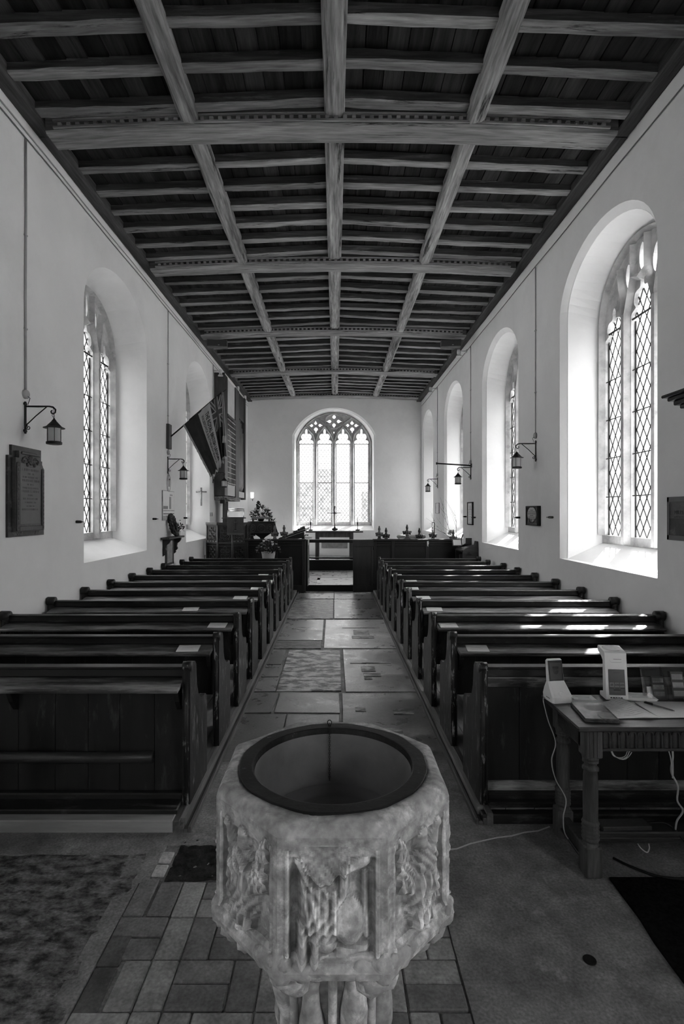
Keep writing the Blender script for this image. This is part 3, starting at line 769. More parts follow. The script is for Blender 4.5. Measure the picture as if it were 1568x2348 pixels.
def indent(x, y, w, d): sk.box(x - w / 2, y - d / 2, -.004, x + w / 2, y + d / 2, .0016)
indent(.40, 5.95, .46, .03)
for (x, y, w, d) in ((.36, 5.72, .15, .18), (.39, 5.52, .18, .1), (.34, 5.4, .08, .06), (.38, 7.75, .55, .025), (.37, 7.45, .22, .25), (.38, 7.18, .3, .14), (-.52, 7.78, .3, .02), (-.5, 7.6, .14, .2), (.22, 4.55, .09, .09), (.58, 4.5, .17, .12), (.35, 4.05, .35, .2)): indent(x, y, w, d)
structure(sk.build('floor_indents', M['roughslab']), 'shallow dark brass indents cut in the aisle slabs', 'floor')

# pew platforms, kerbs
for nm, x0, x1, y0 in (('left', XL, -.80, 2.78), ('right', .79, XR, 2.89)):
    fb = MB(); y = x0; k = 0
    while y < x1 - .01:
        w = min(.16, x1 - y); fb.tone = random.uniform(.6, 1.3)
        fb.box(y + .002, y0 + .05, -.01, y + w - .002, 11.3, .058 + random.uniform(-.002, .001)); y += w; k += 1
    fb.tone = 1.0
    structure(fb.build('floor_platform_' + nm, M['floorboard']), 'boarded pew platform on the %s of the aisle' % nm, 'floor')
sb = MB(); sb.box(XL, 2.80, -.01, -.86, 2.87, .062, .006); structure(sb.build('trim_1', M['sillwood']), 'pale timber sill along the front of the left pew platform', 'trim')
sb = MB(); sb.box(.80, 2.875, -.01, XR, 2.93, .05, .006); structure(sb.build('trim_2', M['pew']), 'dark sill along the front of the right pew platform', 'trim')
for nm, sx, y0, k in (('left', -1, 2.80, 3), ('right', 1, 2.87, 4)):
    kb = MB()
    for (a, b, z) in ((.765, .782, .030), (.782, .806, .016), (.806, .826, .034), (.826, .862, .060)): kb.box(sx * a, y0, -.02, sx * b, 11.35, z, .003)
    structure(kb.build('trim_%d' % k, M['kerb']), 'grooved kerb along the %s edge of the aisle' % nm, 'trim')

# chancel floor, step, sanctuary
ch = MB(); ch.box(XL, 11.34, -.1, XR, YE, .128)
structure(ch.build('floor_chancel', M['black']), 'dark step up to the chancel', 'floor')
cs = MB()
for (x0, x1, y0, y1, t) in ((-.62, -.42, 11.36, 12.2, 1.1), (-.42, .9, 11.36, 12.6, 1.8), (-.62, -.35, 12.2, 13.0, .9), (-.35, .3, 12.62, 13.1, 1.3), (.3, .9, 12.62, 13.3, 1.2), (-.62, .3, 13.1, 14.2, 1.0), (.3, .9, 13.3, 14.2, 1.1), (-2.8, -.62, 11.36, 14.2, .8), (.9, 2.7, 11.36, 14.2, .8)):
    cs.tone = t; cs.box(x0 + .004, y0 + .004, .1, x1 - .004, y1 - .004, .131)
structure(cs.build('floor_chancel_slabs', M['slab']), 'pale stone slabs of the chancel floor', 'floor')
sn = MB(); sn.box(XL, 14.45, .1, XR, YE, .27); structure(sn.build('floor_sanctuary', M['cement']), 'raised floor behind the communion rail', 'floor')

# ------------------------------------------------------------------ roof
def zr(y): return 0.0 if y < 13.8 else 0.10 * min(1, (y - 13.8) / 3.2)
rf = MB()
x = -2.9
while x < 2.9:
    w = .175; rf.tone = random.uniform(.5, 1.6)
    zc = 5.535 - .055 * abs(x + w / 2)
    for (ya, yb) in ((YW, 2.3), (2.3, 5.1), (5.1, 8.0), (8.0, 11), (11, 13.9), (13.9, YE)):
        rf.tone = random.uniform(.5, 1.7)
        za = zc + zr(ya); zb = zc + zr(yb); dz = random.uniform(0, .006)
        rf.add([(x + .003, ya, za + dz), (x + w - .003, ya, za + dz), (x + w - .003, yb, zb + dz), (x + .003, yb, zb + dz), (x + .003, ya, za + .03), (x + w - .003, ya, za + .03), (x + w - .003, yb, zb + .03), (x + .003, yb, zb + .03)],
               [(0, 3, 2, 1), (4, 5, 6, 7), (0, 1, 5, 4), (1, 2, 6, 5), (2, 3, 7, 6), (3, 0, 4, 7)])
    x += w
rf.tone = .3; rf.box(XL - .7, YW - .7, 5.70, XR + .7, YE + .7, 5.78)
structure(rf.build('ceiling', M['board']), 'dark boarding of the low timber roof', 'ceiling')
for nm, sx, xw in (('left', -1, XL), ('right', 1, XR)):
    pl = MB()
    for (ya, yb) in ((YW, 5.05), (5.06, 10.9), (10.91, YE)):
        pl.beam((xw - sx * .075, ya, 5.29), (xw - sx * .075, yb, 5.29), .15, .13, n=12, jit=.003)
    pl.box(xw, YW, 5.40, xw - sx * .08, YE, 5.6)
    structure(pl.build('ceiling_wall_plate', M['plate']), 'dark timber wall plate along the top of the %s wall' % ('north' if sx < 0 else 'south'), 'beam')
BEAMS = [2.10, 5.01, 7.77, 10.65, 13.62]
for k, yb in enumerate(BEAMS + [16.98]):
    last = k == 5
    dz = .10 if last else 0
    z0 = 5.283 + dz; w = .26 if not last else .30; hh = .235 if not last else .16
    b = MB(); cam_ = lambda f: -.075 * (2 * f - 1) ** 2
    x0, x1 = (-2.68, 2.62) if not last else (-2.78, 2.74)
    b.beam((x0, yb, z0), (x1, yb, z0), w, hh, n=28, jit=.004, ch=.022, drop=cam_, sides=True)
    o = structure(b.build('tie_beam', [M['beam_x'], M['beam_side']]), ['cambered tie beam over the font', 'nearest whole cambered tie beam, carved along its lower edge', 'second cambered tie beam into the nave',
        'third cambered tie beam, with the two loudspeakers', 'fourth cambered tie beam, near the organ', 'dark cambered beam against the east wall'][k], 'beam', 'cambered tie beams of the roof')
    cv = MB()
    for sd in (-1, 1):
        yy = yb + sd * (w / 2)
        n = 62
        for i in range(n):
            f = (i + .5) / n; xx = x0 + .1 + (x1 - x0 - .2) * f; zz = z0 + cam_(f)
            cv.box(xx - .020, yy - .022, zz + .050, xx + .018, yy + .022, zz + .080, .004)
        for (za, zb_, pr) in ((.026, .044, .020), (.086, .100, .026)):
            pts = [(x0 + .08 + (x1 - x0 - .16) * i / 20, z0 + cam_((.015 + .97 * i / 20))) for i in range(21)]
            for p, q in zip(pts[:-1], pts[1:]):
                cv.add([(p[0], yy - pr, p[1] + za), (q[0], yy - pr, q[1] + za), (q[0], yy - pr, q[1] + zb_), (p[0], yy - pr, p[1] + zb_), (p[0], yy + pr, p[1] + za), (q[0], yy + pr, q[1] + za), (q[0], yy + pr, q[1] + zb_), (p[0], yy + pr, p[1] + zb_)],
                       [(0, 1, 2, 3), (7, 6, 5, 4), (0, 4, 5, 1), (2, 6, 7, 3), (0, 3, 7, 4), (1, 5, 6, 2)])
    cv.build('carved_moulding', M['beam_x'], o)
edges = [YW] + BEAMS + [16.98]
for k in range(6):
    ya = edges[k] + (.12 if k else 0); yb = edges[k + 1] - .12
    za, zb = zr(ya), zr(yb)
    for nm, xx, w, h, z, lab in (('ridge_beam', -.005, .175, .17, 5.355, 'moulded ridge beam'), ('roof_purlin', -1.345, .165, .17, 5.288, 'side purlin north of the ridge'), ('roof_purlin', 1.30, .165, .17, 5.288, 'side purlin south of the ridge')):
        b = MB(); b.beam((xx, ya - .03, z + za), (xx, yb + .03, z + zb), w, h, n=12, jit=.005, ch=.03 if nm == 'ridge_beam' else .035)
        if nm == 'ridge_beam':
            for sx in (-1, 1): b.beam((xx + sx * .078, ya - .02, z + .02 + za), (xx + sx * .078, yb + .02, z + .02 + zb), .035, .04, n=10, jit=.003, ch=.008)
        bay = ['over the camera', 'over the font', 'in the bay past the nearest tie beam', 'in the second full bay', 'in the third full bay', 'in the bay against the east wall'][k]
        structure(b.build(nm, M['beam_y']), '%s %s' % (lab, bay), 'beam', 'longitudinal roof timbers')
    nj = 7 if k in (1, 2, 3, 4) else (9 if k == 0 else 8)
    if k == 0: continue
    for i in range(nj):
        yj = ya + .09 + (yb - ya - .18) * i / (nj - 1) + random.uniform(-.015, .015)
        e = zr(yj)
        for (xa, zza, xb, zzb, lab) in ((-2.70, 5.315, -1.42, 5.365, 'outer north'), (-1.27, 5.372, -.09, 5.42, 'inner north'), (.08, 5.42, 1.22, 5.372, 'inner south'), (1.375, 5.365, 2.66, 5.315, 'outer south')):
            b = MB(); wd = random.uniform(.095, .125)
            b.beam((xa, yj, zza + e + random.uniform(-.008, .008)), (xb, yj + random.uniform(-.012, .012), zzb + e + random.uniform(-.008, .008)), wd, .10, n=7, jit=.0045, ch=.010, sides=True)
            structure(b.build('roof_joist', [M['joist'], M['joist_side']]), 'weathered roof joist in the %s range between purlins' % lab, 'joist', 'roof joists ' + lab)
# ------------------------------------------------------------------ pews
PEW_Y = [2.96, 3.70, 4.45, 5.18, 5.88, 6.57, 7.26, 7.95, 8.62, 9.28, 9.88]
ORD = ['front', 'second', 'third', 'fourth', 'fifth', 'sixth', 'seventh', 'eighth', 'ninth', 'tenth', 'eleventh']
PZ = 0.06
def bench_end_poly(y0, top, low=False):
    """side outline (y,z) of a bench end, tall at the back rest and stepped down to the seat"""
    z1 = top
    return [(y0 + .05, PZ), (y0 + .44, PZ), (y0 + .44, .50), (y0 + .43, .545), (y0 + .40, .565), (y0 + .36, .565), (y0 + .30, .575), (y0 + .235, .62), (y0 + .205, .68), (y0 + .195, .74),
            (y0 + .185, z1 - .03), (y0 + .16, z1 - .005), (y0 + .12, z1), (y0 + .075, z1 - .003), (y0 + .05, z1 - .03)]
def pew(side, i):
    y = PEW_Y[i]; xa = side * .835; xw = side * (2.80 if side < 0 else 2.755)
    if i >= 9: xw = side * 2.70
    blk = 'left' if side < 0 else 'right'
    lab = '%s pew from the font in the %s block%s' % (ORD[i], blk, {0: ', with a closed boarded back'}.get(i, ', dark wood with a book ledge')) if i else \
        ('front dark pew in the left block with a pole across its boarded back' if side < 0 else 'front dark pew in the right block behind the side table, boarded back')
    if i == 10: lab = 'rearmost and farthest pew in the %s block, nearest the chancel' % blk
    t = thing('pew', lab, 'pew', (xa, y, PZ), 0, 'pews in the %s block' % blk)
    top = .825 + random.uniform(-.006, .006)
    lx = lambda x: x - xa
    ly = lambda v: v - y
    def B(mb, x0, y0, z0, x1, y1, z1, c=.004): mb.box(lx(x0), y0, z0 - PZ, lx(x1), y1, z1 - PZ, c)
    # aisle end and wall end
    poly = [(a - y, b - PZ) for a, b in bench_end_poly(y - .05, top + .015)]
    e = MB()
    e.prism(poly, 0, -.022, .022); e.build('bench_end', M['pew_worn'], t)
    kn = MB(); kn.tube([(-.024, .03, top - PZ), (.024, .03, top - PZ)], .030, n=12)
    kn.tube([(0, .012, .0), (0, .012, top - PZ)], .019, n=8)
    kn.build('end_post', M['pew_chip'], t)
    w = MB(); pw = [(a - y, b - PZ) for a, b in bench_end_poly(y - .05, top - .02)]
    o = lx(xw); w.prism(pw, 0, o - .02, o + .02)
    w.tube([(o, .03, .3), (o, .03, top - .09)], .034, n=10); w.tube([(o - .036, .035, top - PZ - .005), (o + .036, .035, top - PZ - .005)], .042, n=12)
    w.build('wall_end', M['pew'], t)
    xi = xa + side * .022; xo = xw - side * .02
    # back boards
    b = MB(); x = min(xi, xo); xe = max(xi, xo); zlo = PZ + .03 if i == 0 else .40
    while x < xe - .005:
        ww = min(random.uniform(.175, .215), xe - x)
        if xe - x - ww < .06: ww = xe - x
        B(b, x + .0012, .055, zlo, x + ww - .0012, .078, .765, .003); x += ww
    b.build('backrest', M['pew_v'], t)
    r = MB(); B(r, xi, .030, .762, xo, .092, .815, .008); B(r, xi, .024, .808, xo, .098, .822, .006)
    r.build('top_rail', M['pew'], t)
    if not (i == 0 and side > 0):
        l = MB(); zz = .735
        l.prism([(-.092, zz - .022 - PZ), (-.098, zz - .008 - PZ), (-.092, zz - PZ), (.055, zz + .025 - PZ), (.055, zz + .003 - PZ)], 0, lx(xi), lx(xo))
        l.build('book_ledge', M['pew_ledge'] if i < 7 else M['pew'], t)
        for xx in (xi + side * .03, (xi + xo) / 2, xo - side * .03):
            k = MB(); k.prism([(.055, zz - .16 - PZ), (.045, zz - .16 - PZ), (.0, zz - .10 - PZ), (-.03, zz - .03 - PZ), (-.085, zz - .02 - PZ), (.055, zz - PZ)], 0, lx(xx) - .013, lx(xx) + .013)
            k.build('ledge_bracket', M['pew'], t)
    else:
        l = MB(); B(l, xi, .045, .70, xo, .057, .762, .004); B(l, xi, .045, PZ + .0, xo, .057, .17, .004); l.build('panel_rail', M['pew_ledge'], t)
    if i == 0:
        p = MB(); B(p, xi, .01, PZ, xo, .055, .115, .008); B(p, xi, -.10 if side < 0 else -.03, PZ - .005, xo, .02, .085, .006); p.build('plinth', M['pew'], t)
    s = MB(); B(s, xi, .085, .425, xo, .42, .45, .008)
    s.build('seat', M['pew'], t)
    f = MB(); B(f, (xi + xo) / 2 - .015, .12, PZ, (xi + xo) / 2 + .015, .36, .425); f.build('seat_support', M['pew_v'], t)
    if i == 0 and side < 0:
        q = MB(); q.tube([(lx(-1.03), .022, .255), (lx(-1.45), .022, .253), (lx(-2.1), .022, .255), (lx(-2.76), .022, .25)], .030, n=12)
        q.build('front_pole', M['oak'], t)
        hk = MB(); hk.box(lx(-2.13), .02, .50, lx(-2.09), .055, .60, .008); hk.box(lx(-2.12), .0, .50, lx(-2.10), .03, .52, .005); hk.build('peg', M['pew_worn'], t)
    return t
for i in range(11):
    pew(-1, i); pew(1, i)

# service sheets on the ledges
def sheet(x, row, label, w=.15, rz=0.0, thick=.004, d=.105):
    y = PEW_Y[row] - .025
    mb = MB(); mb.box(-w / 2, -d / 2, 0, w / 2, d / 2, thick, .001)
    mb.m = 0
    for k in range(3): mb.add([(-w * .3, -d * .28 + k * .02, thick + .0004), (w * .3 - k * .01, -d * .28 + k * .02, thick + .0004), (w * .3 - k * .01, -d * .28 + k * .02 + .002, thick + .0004), (-w * .3, -d * .28 + k * .02 + .002, thick + .0004)], [(0, 1, 2, 3)])
    for i in range(len(mb.mi) - 3, len(mb.mi)): mb.mi[i] = 1
    o = mb.build('service_sheet', [M['paper'], M['paperg']], None, (x, y, .7485), False, (.172, 0, rz))
    return tag(o, label, 'paper', 'service sheets on the pew ledges')
for side, items in (('left', [(-1.02, 1, .04), (-.985, 2, -.03), (-1.41, 3, .05), (-1.05, 4, -.04), (-.97, 5, .02), (-.93, 6, .05), (-1.08, 7, 0), (-.93, 8, .03), (-.94, 9, 0)]),
                    ('right', [(.99, 1, -.05), (.95, 2, .04), (.97, 3, -.06), (.98, 4, .03), (.96, 5, 0), (1.05, 6, .05), (.93, 7, 0), (.92, 8, .04), (.93, 9, 0)])):
    for x, r, a in items:
        sheet(x, r, 'white service sheet on the ledge of the %s pew from the font, %s block' % (ORD[r], side), w=.15, rz=a)

# ------------------------------------------------------------------ font
def font():
    cx, cy = -.006, 1.51
    A = .305; SD = A * 2 * math.tan(PI / 8); ZTp = .985; ZB = .665
    t = thing('stone_font', 'octagonal carved limestone font with a lead-lined bowl, centre front', 'font', (cx, cy, 0))
    def seg(p, a, b):
        ax, ay = a; bx, by = b; dx, dy = bx - ax, by - ay
        k = max(0, min(1, ((p[0] - ax) * dx + (p[1] - ay) * dy) / (dx * dx + dy * dy + 1e-9)))
        return math.hypot(p[0] - ax - k * dx, p[1] - ay - k * dy)
    def ell(p, c, a, b, r=0.0):
        x, y = p[0] - c[0], p[1] - c[1]; X = x * math.cos(r) + y * math.sin(r); Y = -x * math.sin(r) + y * math.cos(r)
        return math.sqrt((X / a) ** 2 + (Y / b) ** 2)
    dome = lambda e, h: h * math.sqrt(max(0, 1 - e * e))
    rod = lambda d, r, h: h * max(0, 1 - (d / r) ** 2)
    # relief in face coordinates u (-.5...5), v (0 bottom .. 1 top)
    def relief(k, u, v):
        h = 0.0
        if .055 < v < .86 and abs(u) < .405:                       # sunk panel
            e = min(.405 - abs(u), v - .055, .86 - v); h -= .016 * min(1, e / .03)
        h += rod(abs(abs(u) - .405), .020, .009) * (v < .9) * (v > .06)
        h += rod(abs(v - .075), .02, .009) * (abs(u) < .42)
        p = (u, v); L = 0.0
        if k == 0:                                                # angel with scroll and broken head
            L = max(L, dome(ell(p, (-.10, .42), .20, .36, .05), .030))
            for a in range(5): L = max(L, rod(seg(p, (-.26 + a * .07, .66 - .02 * a), (-.20 + a * .05 + .03 * math.sin(a * 2), .28)), .032, .038))
            L = max(L, dome(ell(p, (.14, .33), .155, .20, .12), .034))
            L = max(L, rod(seg(p, (.30, .82), (.12, .76)), .05, .032), rod(seg(p, (.12, .76), (.10, .56)), .04, .034), rod(seg(p, (.10, .56), (.00, .46)), .04, .034))
            L = max(L, rod(seg(p, (-.27, .30), (-.27, .06)), .05, .036), rod(seg(p, (-.13, .25), (-.16, .06)), .05, .034))
            L = max(L, rod(seg(p, (.05, .10), (.30, .12)), .035, .02), dome(ell(p, (-.05, .16), .10, .07), .03))
            L = max(L, rod(seg(p, (-.30, .80), (-.20, .60)), .045, .026), rod(seg(p, (.29, .70), (.31, .2)), .03, .014))
            br = ell(p, (-.06, .86), .22, .20)
            if br < 1: h = -.012 * (1 - br * br) + .006 * mnoise.noise((u * 25, v * 25, 3)) if v < .93 else h
        else:
            s = 1 if k in (1, 2, 3) else -1; p = (u * s, v)
            L = max(L, dome(ell(p, (.02, .36), .21, .33, .10), .034), dome(ell(p, (.05, .60), .15, .18), .034))
            for a in range(5): L = max(L, rod(seg(p, (-.33 + a * .028, .92 - a * .03), (-.26 + a * .05, .45 - a * .02)), .022, .026))
            for a in range(3): L = max(L, rod(seg(p, (-.05 + .09 * a, .62), (-.10 + .10 * a, .12)), .035, .04))
            L = max(L, rod(seg(p, (.28, .86), (.14, .60)), .05, .03), rod(seg(p, (.14, .60), (.02, .40)), .05, .036), dome(ell(p, (.02, .80), .09, .10), .034))
            L = max(L, rod(seg(p, (.26, .62), (.30, .2)), .04, .022))
        if .03 < v < .93:
            L += (.005 * math.sin(64 * u + 7 * math.sin(10 * v)) if L > .012 and (k != 0 or (u < .03 and .2 < v)) else 0) * (v < .72)
            h += L
        h *= 1.25; h += .003 * mnoise.noise((u * 14 + k * 5, v * 16, 2)) + .0015 * mnoise.noise((u * 40, v * 44, k))
        return h
    bw = MB(); NU, NV = 56, 72
    for k in range(8):
        th = -PI / 2 + [0, 1, 2, 3, 4, -3, -2, -1][k] * PI / 4
        n = Vector((math.cos(th), math.sin(th), 0)); tu = Vector((-math.sin(th), math.cos(th), 0))
        det = k in (0, 1, 2, 6, 7)
        nu, nv = (NU, NV) if det else (8, 10)
        vs = []; fs = []
        hg = [[relief(k, -.5 + i / nu, j / nv) for i in range(nu + 1)] for j in range(nv + 1)]
        for _ in range(2 if det else 0):                          # worn smooth
            hg = [[(hg[j][i] * 2 + hg[j][max(i - 1, 0)] + hg[j][min(i + 1, nu)] + hg[max(j - 1, 0)][i] + hg[min(j + 1, nv)][i]) / 6 for i in range(nu + 1)] for j in range(nv + 1)]
        for j in range(nv + 1):
            for i in range(nu + 1):
                u = -.5 + i / nu; v = j / nv
                h = hg[j][i]
                edge = min(1, (.5 - abs(u)) / .07) * max(0, min(1, (.97 - v) / .26)) * min(1, v / .03)
                h = h * edge
                if i in (0, nu): h = 0
                ztop = ZTp - .03
                z = ZB + (ztop - ZB) * v
                vs.append(n * (A + h) + tu * (u * SD) + Vector((0, 0, z)))
        for j in range(nv):
            for i in range(nu): fs.append((j * (nu + 1) + i, j * (nu + 1) + i + 1, (j + 1) * (nu + 1) + i + 1, (j + 1) * (nu + 1) + i))
        bw.smooth = det
        f0 = len(bw.t); bw.add(vs, fs)
        if det:                                                    # limewash on raised carving; hollows darkened in colour to shade the relief
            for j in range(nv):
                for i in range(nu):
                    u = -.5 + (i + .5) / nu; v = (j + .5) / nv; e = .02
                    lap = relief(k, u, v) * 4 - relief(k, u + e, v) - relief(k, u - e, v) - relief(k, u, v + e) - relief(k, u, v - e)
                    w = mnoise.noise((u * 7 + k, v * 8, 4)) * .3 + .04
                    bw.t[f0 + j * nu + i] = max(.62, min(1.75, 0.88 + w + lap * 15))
    bw.smooth = False
    # top face: from the octagon edge, over a worn arris, to the lead ring
    NR = 96; rings = []
    def octr(a):
        q = ((a + PI / 2 + PI / 8) % (PI / 4)) - PI / 8
        return 1 / math.cos(q)
    for (rr, z, mode) in ((A, ZTp - .03, 0), (A - .004, ZTp - .014, 0), (A - .014, ZTp - .003, 0), (A - .03, ZTp, 0), (.262, ZTp, 1), (.255, ZTp - .02, 1)):
        ring = []
        for i in range(NR):
            a = 2 * PI * i / NR
            w = 1 if mode == 0 else 0
            r = rr * (octr(a) if w else 1)
            jz = .0035 * mnoise.noise((math.cos(a) * 4, math.sin(a) * 4, rr * 9)) if 0 < rings.__len__() < 5 else 0
            er = -.010 * math.exp(-((a - 3 * PI / 2 + .12) / .16) ** 2) if len(rings) in (1, 2, 3) else 0
            ring.append((r * math.cos(a) * (1 + er * .6), r * math.sin(a) * (1 + er), z + jz + er * .8))
        rings.append(ring)
    vs = [p for r in rings for p in r]; fs = []
    for q in range(len(rings) - 1):
        for i in range(NR): fs.append((q * NR + i, q * NR + (i + 1) % NR, (q + 1) * NR + (i + 1) % NR, (q + 1) * NR + i))
    bw.smooth = True; bw.add(vs, fs); bw.smooth = False
    # base moulding and chamfered underside
    c8 = 1 / math.cos(PI / 8)
    bw.lathe([(.15 * c8, .515), (.20 * c8, .55), (.265 * c8, .60), (.295 * c8, .628), (.312 * c8, .635), (.318 * c8, .655), (A * c8, ZB + .004)], n=8, ph=PI / 8, capb=True, capt=False)
    bw.build('bowl', M['fontstone'], t, fix=True)
    # angels' heads and wings under each corner
    for k in range(8):
        a = -PI / 2 + PI / 8 + k * PI / 4
        r = A * c8 - .014; am = MB()
        def bl(dr, da, z, x, y=None, zz=None, j=.12):
            q = MB(); q.ball((0, 0, 0), x, y or x, zz or x, 12, 9, j)
            q.xf(Matrix.Translation(((r + dr) * math.cos(a) - da * math.sin(a), (r + dr) * math.sin(a) + da * math.cos(a), z)) @ Matrix.Rotation(a, 4, 'Z')); am.merge(q)
        bl(-.004, 0, .655, .030, .036, .042); bl(-.035, 0, .61, .040, .05, .036); bl(-.07, 0, .575, .04, .04, .045)
        for s in (-1, 1):
            bl(-.012, s * .042, .652, .018, .036, .028); bl(-.03, s * .07, .640, .014, .03, .020); bl(.008, s * .014, .668, .016, .015, .016)
        am.build('corner_angel', M['fontstone'], t, smooth=True)
    st = MB()
    prof = []
    for i in range(13):
        z = .52 - i * .44 / 12
        prof.append((.135 + .006 * math.sin(i * 1.3) + (.02 if i > 10 else 0), z))
    st.lathe(prof[::-1], n=8, ph=PI / 8)
    st.build('stem', M['fontstone'], t)
    for k in range(8):
        a = -PI / 2 + PI / 8 + k * PI / 4
        f = MB(); pts = []; rs = []
        for i in range(10):
            q = i / 9; pts.append(((.140 + .008 * math.sin(q * 9 + k)) * math.cos(a), (.140 + .008 * math.sin(q * 9 + k)) * math.sin(a), .08 + .43 * q)); rs.append(.030 + .009 * math.sin(q * 11 + k * 2))
        f.tube(pts, rs, 10); f.build('stem_figure', M['fontstone'], t)
        f = MB(); b = a + PI / 8
        f.tube([(.146 * math.cos(b), .146 * math.sin(b), .08), (.146 * math.cos(b), .146 * math.sin(b), .5)], .012, 8); f.build('stem_shaft', M['fontstone'], t)
    bs = MB(); bs.lathe([(.25, 0), (.25, .05), (.235, .06), (.20, .08), (.17, .10)], n=8, ph=PI / 8); bs.build('base', M['fontstone'], t)
    li = MB()
    pr = [(.266, .982), (.266, .9885), (.2635, .9895), (.229, .9895), (.226, .9885), (.2245, .978), (.216, .90), (.205, .83), (.196, .822), (.186, .82)]
    li.lathe(pr, n=72, capb=False, capt=False)
    for i, v in enumerate(li.v[:72 * 3]):
        a = math.atan2(v[1], v[0]); q = 1 + .022 * mnoise.noise((math.cos(a) * 3.2, math.sin(a) * 3.2, 5)); li.v[i] = (v[0] * q, v[1] * q, v[2])
    li.build('lead_rim', M['leadlining'], t)
    bo = MB(); bo.smooth = True; bo.lathe([(.2222, .972), (.2155, .90), (.2045, .83), (.192, .823)], n=64, capb=False, capt=False)
    bo.build('lead_bowl', M['leadbowl'], t)
    bo = MB(); bo.smooth = True; bo.lathe([(.193, .824), (.184, .822), (.174, .80), (.165, .797), (.10, .796), (.0, .795)], n=64, capb=False, capt=False); bo.build('bowl_floor', M['slatelt'], t)
    cn = MB(); cn.smooth = True
    for i in range(34):
        z = 1.0 - i * .0062; y = .236 - max(0, (1.0 - z)) * .10
        if i == 0: y = .245
        q = MB(); q.tube([(.0026 * math.cos(b), 0, .0044 * math.sin(b)) for b in [j * PI / 4 for j in range(8)]], .0008, n=5, closed=True)
        q.xf(Matrix.Translation((-.012, y - .016, z)) @ Matrix.Rotation((i % 2) * PI / 2, 4, 'Z')); cn.merge(q)
    cn.build('plug_chain', M['iron'], t)
    ri = MB(); ri.tube([(-.012 + .007 * math.cos(b), .235, 1.004 + .008 * math.sin(b)) for b in [j * PI / 6 for j in range(12)]], .0017, n=6, closed=True); ri.box(-.017, .232, .992, -.007, .240, .997)
    ri.build('chain_ring', M['iron'], t)
font()

# ------------------------------------------------------------------ side table at the right and everything on it
TZ = .715
def table():
    x0, x1, y0, y1 = 1.11, 2.66, 2.41, 2.85
    t = thing('side_table', 'dark oak side table with carved apron and turned legs, right of the font', 'table', (x0, y0, 0))
    X = lambda v: v - x0
    Y = lambda v: v - y0
    p = MB(); p.box(0, 0, TZ - .022, X(x1), Y(y1), TZ, .006); p.build('tabletop', M['oak'], t)
    for (lx_, ly_) in ((.09, .07), (.09, .37), (X(x1) - .09, .07), (X(x1) - .09, .37)):
        g = MB(); s = .040
        g.box(lx_ - s, ly_ - s, TZ - .16, lx_ + s, ly_ + s, TZ - .022, .006)
        for dx in (-.018, 0, .018): g.box(lx_ + dx - .006, ly_ - s - .003, TZ - .15, lx_ + dx + .006, ly_ - s, TZ - .03, .001)
        g.smooth = True
        g.lathe([(.030, TZ - .185), (.036, TZ - .17), (.040, TZ - .155)], lx_, ly_, 20)
        g.lathe([(.032, .235), (.033, .27), (.034, .40), (.032, TZ - .25), (.029, TZ - .225), (.037, TZ - .222), (.037, TZ - .212), (.028, TZ - .205), (.028, TZ - .19), (.036, TZ - .186), (.036, TZ - .178), (.028, TZ - .17)], lx_, ly_, 20)
        pr = []
        for k in range(5): pr += [(.037, .165 + k * .018), (.040, .172 + k * .018), (.036, .179 + k * .018)]
        g.lathe([(.030, .155)] + pr + [(.033, .26)], lx_, ly_, 20)
        g.smooth = False
        g.box(lx_ - s, ly_ - s, 0, lx_ + s, ly_ + s, .145, .007); g.lathe([(.038, .143), (.030, .16)], lx_, ly_, 20)
        g.build('leg', M['oak_v'], t)
    ap = MB(); za, zb = TZ - .125, TZ - .022
    ap.box(.13, .045, za, X(x1) - .13, .062, zb)
    ap.box(.13, .038, za, X(x1) - .13, .045, za + .012); ap.box(.13, .038, zb - .006, X(x1) - .13, .045, zb)
    n = 32; st = (X(x1) - .26) / n
    for i in range(n):
        cxx = .13 + st * (i + .5); r = .0145
        pts = [(cxx - r, .040, za + .014), (cxx - r, .040, zb - .028)] + [(cxx - r * math.cos(a), .040, zb - .028 + r * math.sin(a)) for a in [PI * k / 8 for k in range(1, 8)]] + [(cxx + r, .040, zb - .028), (cxx + r, .040, za + .014)]
        ap.tube(pts, .0042, n=6)
        ap.box(cxx + st / 2 - .003, .039, za + .012, cxx + st / 2 + .003, .046, zb - .03)
    ap.build('carved_apron', M['oak_c'], t)
    ap = MB(); ap.box(.05, .09, za, .066, .34, zb); ap.box(X(x1) - .066, .09, za, X(x1) - .05, .34, zb); ap.box(.13, .385, za, X(x1) - .13, .40, zb); ap.build('side_apron', M['oak'], t)
    s = MB()
    for xx in (.09, X(x1) - .09): s.box(xx - .022, .1, .045, xx + .022, .34, .115, .006); s.box(xx - .03, .1, .045, xx + .03, .34, .06, .003)
    s.box(.1, .20, .06, X(x1) - .1, .29, .115, .006); s.box(.1, .195, .075, X(x1) - .1, .295, .09, .003)
    s.build('stretcher', M['oak'], t)
    # power block lying on the stretcher
table()
pb = MB(); pb.box(-.125, -.038, 0, .125, .038, .022, .004); 
tag(pb.build('power_block', M['speaker'], None, (1.45, 2.655, .116), rot=(0, 0, .03)), 'dark flat power block lying on the table stretcher', 'power block')

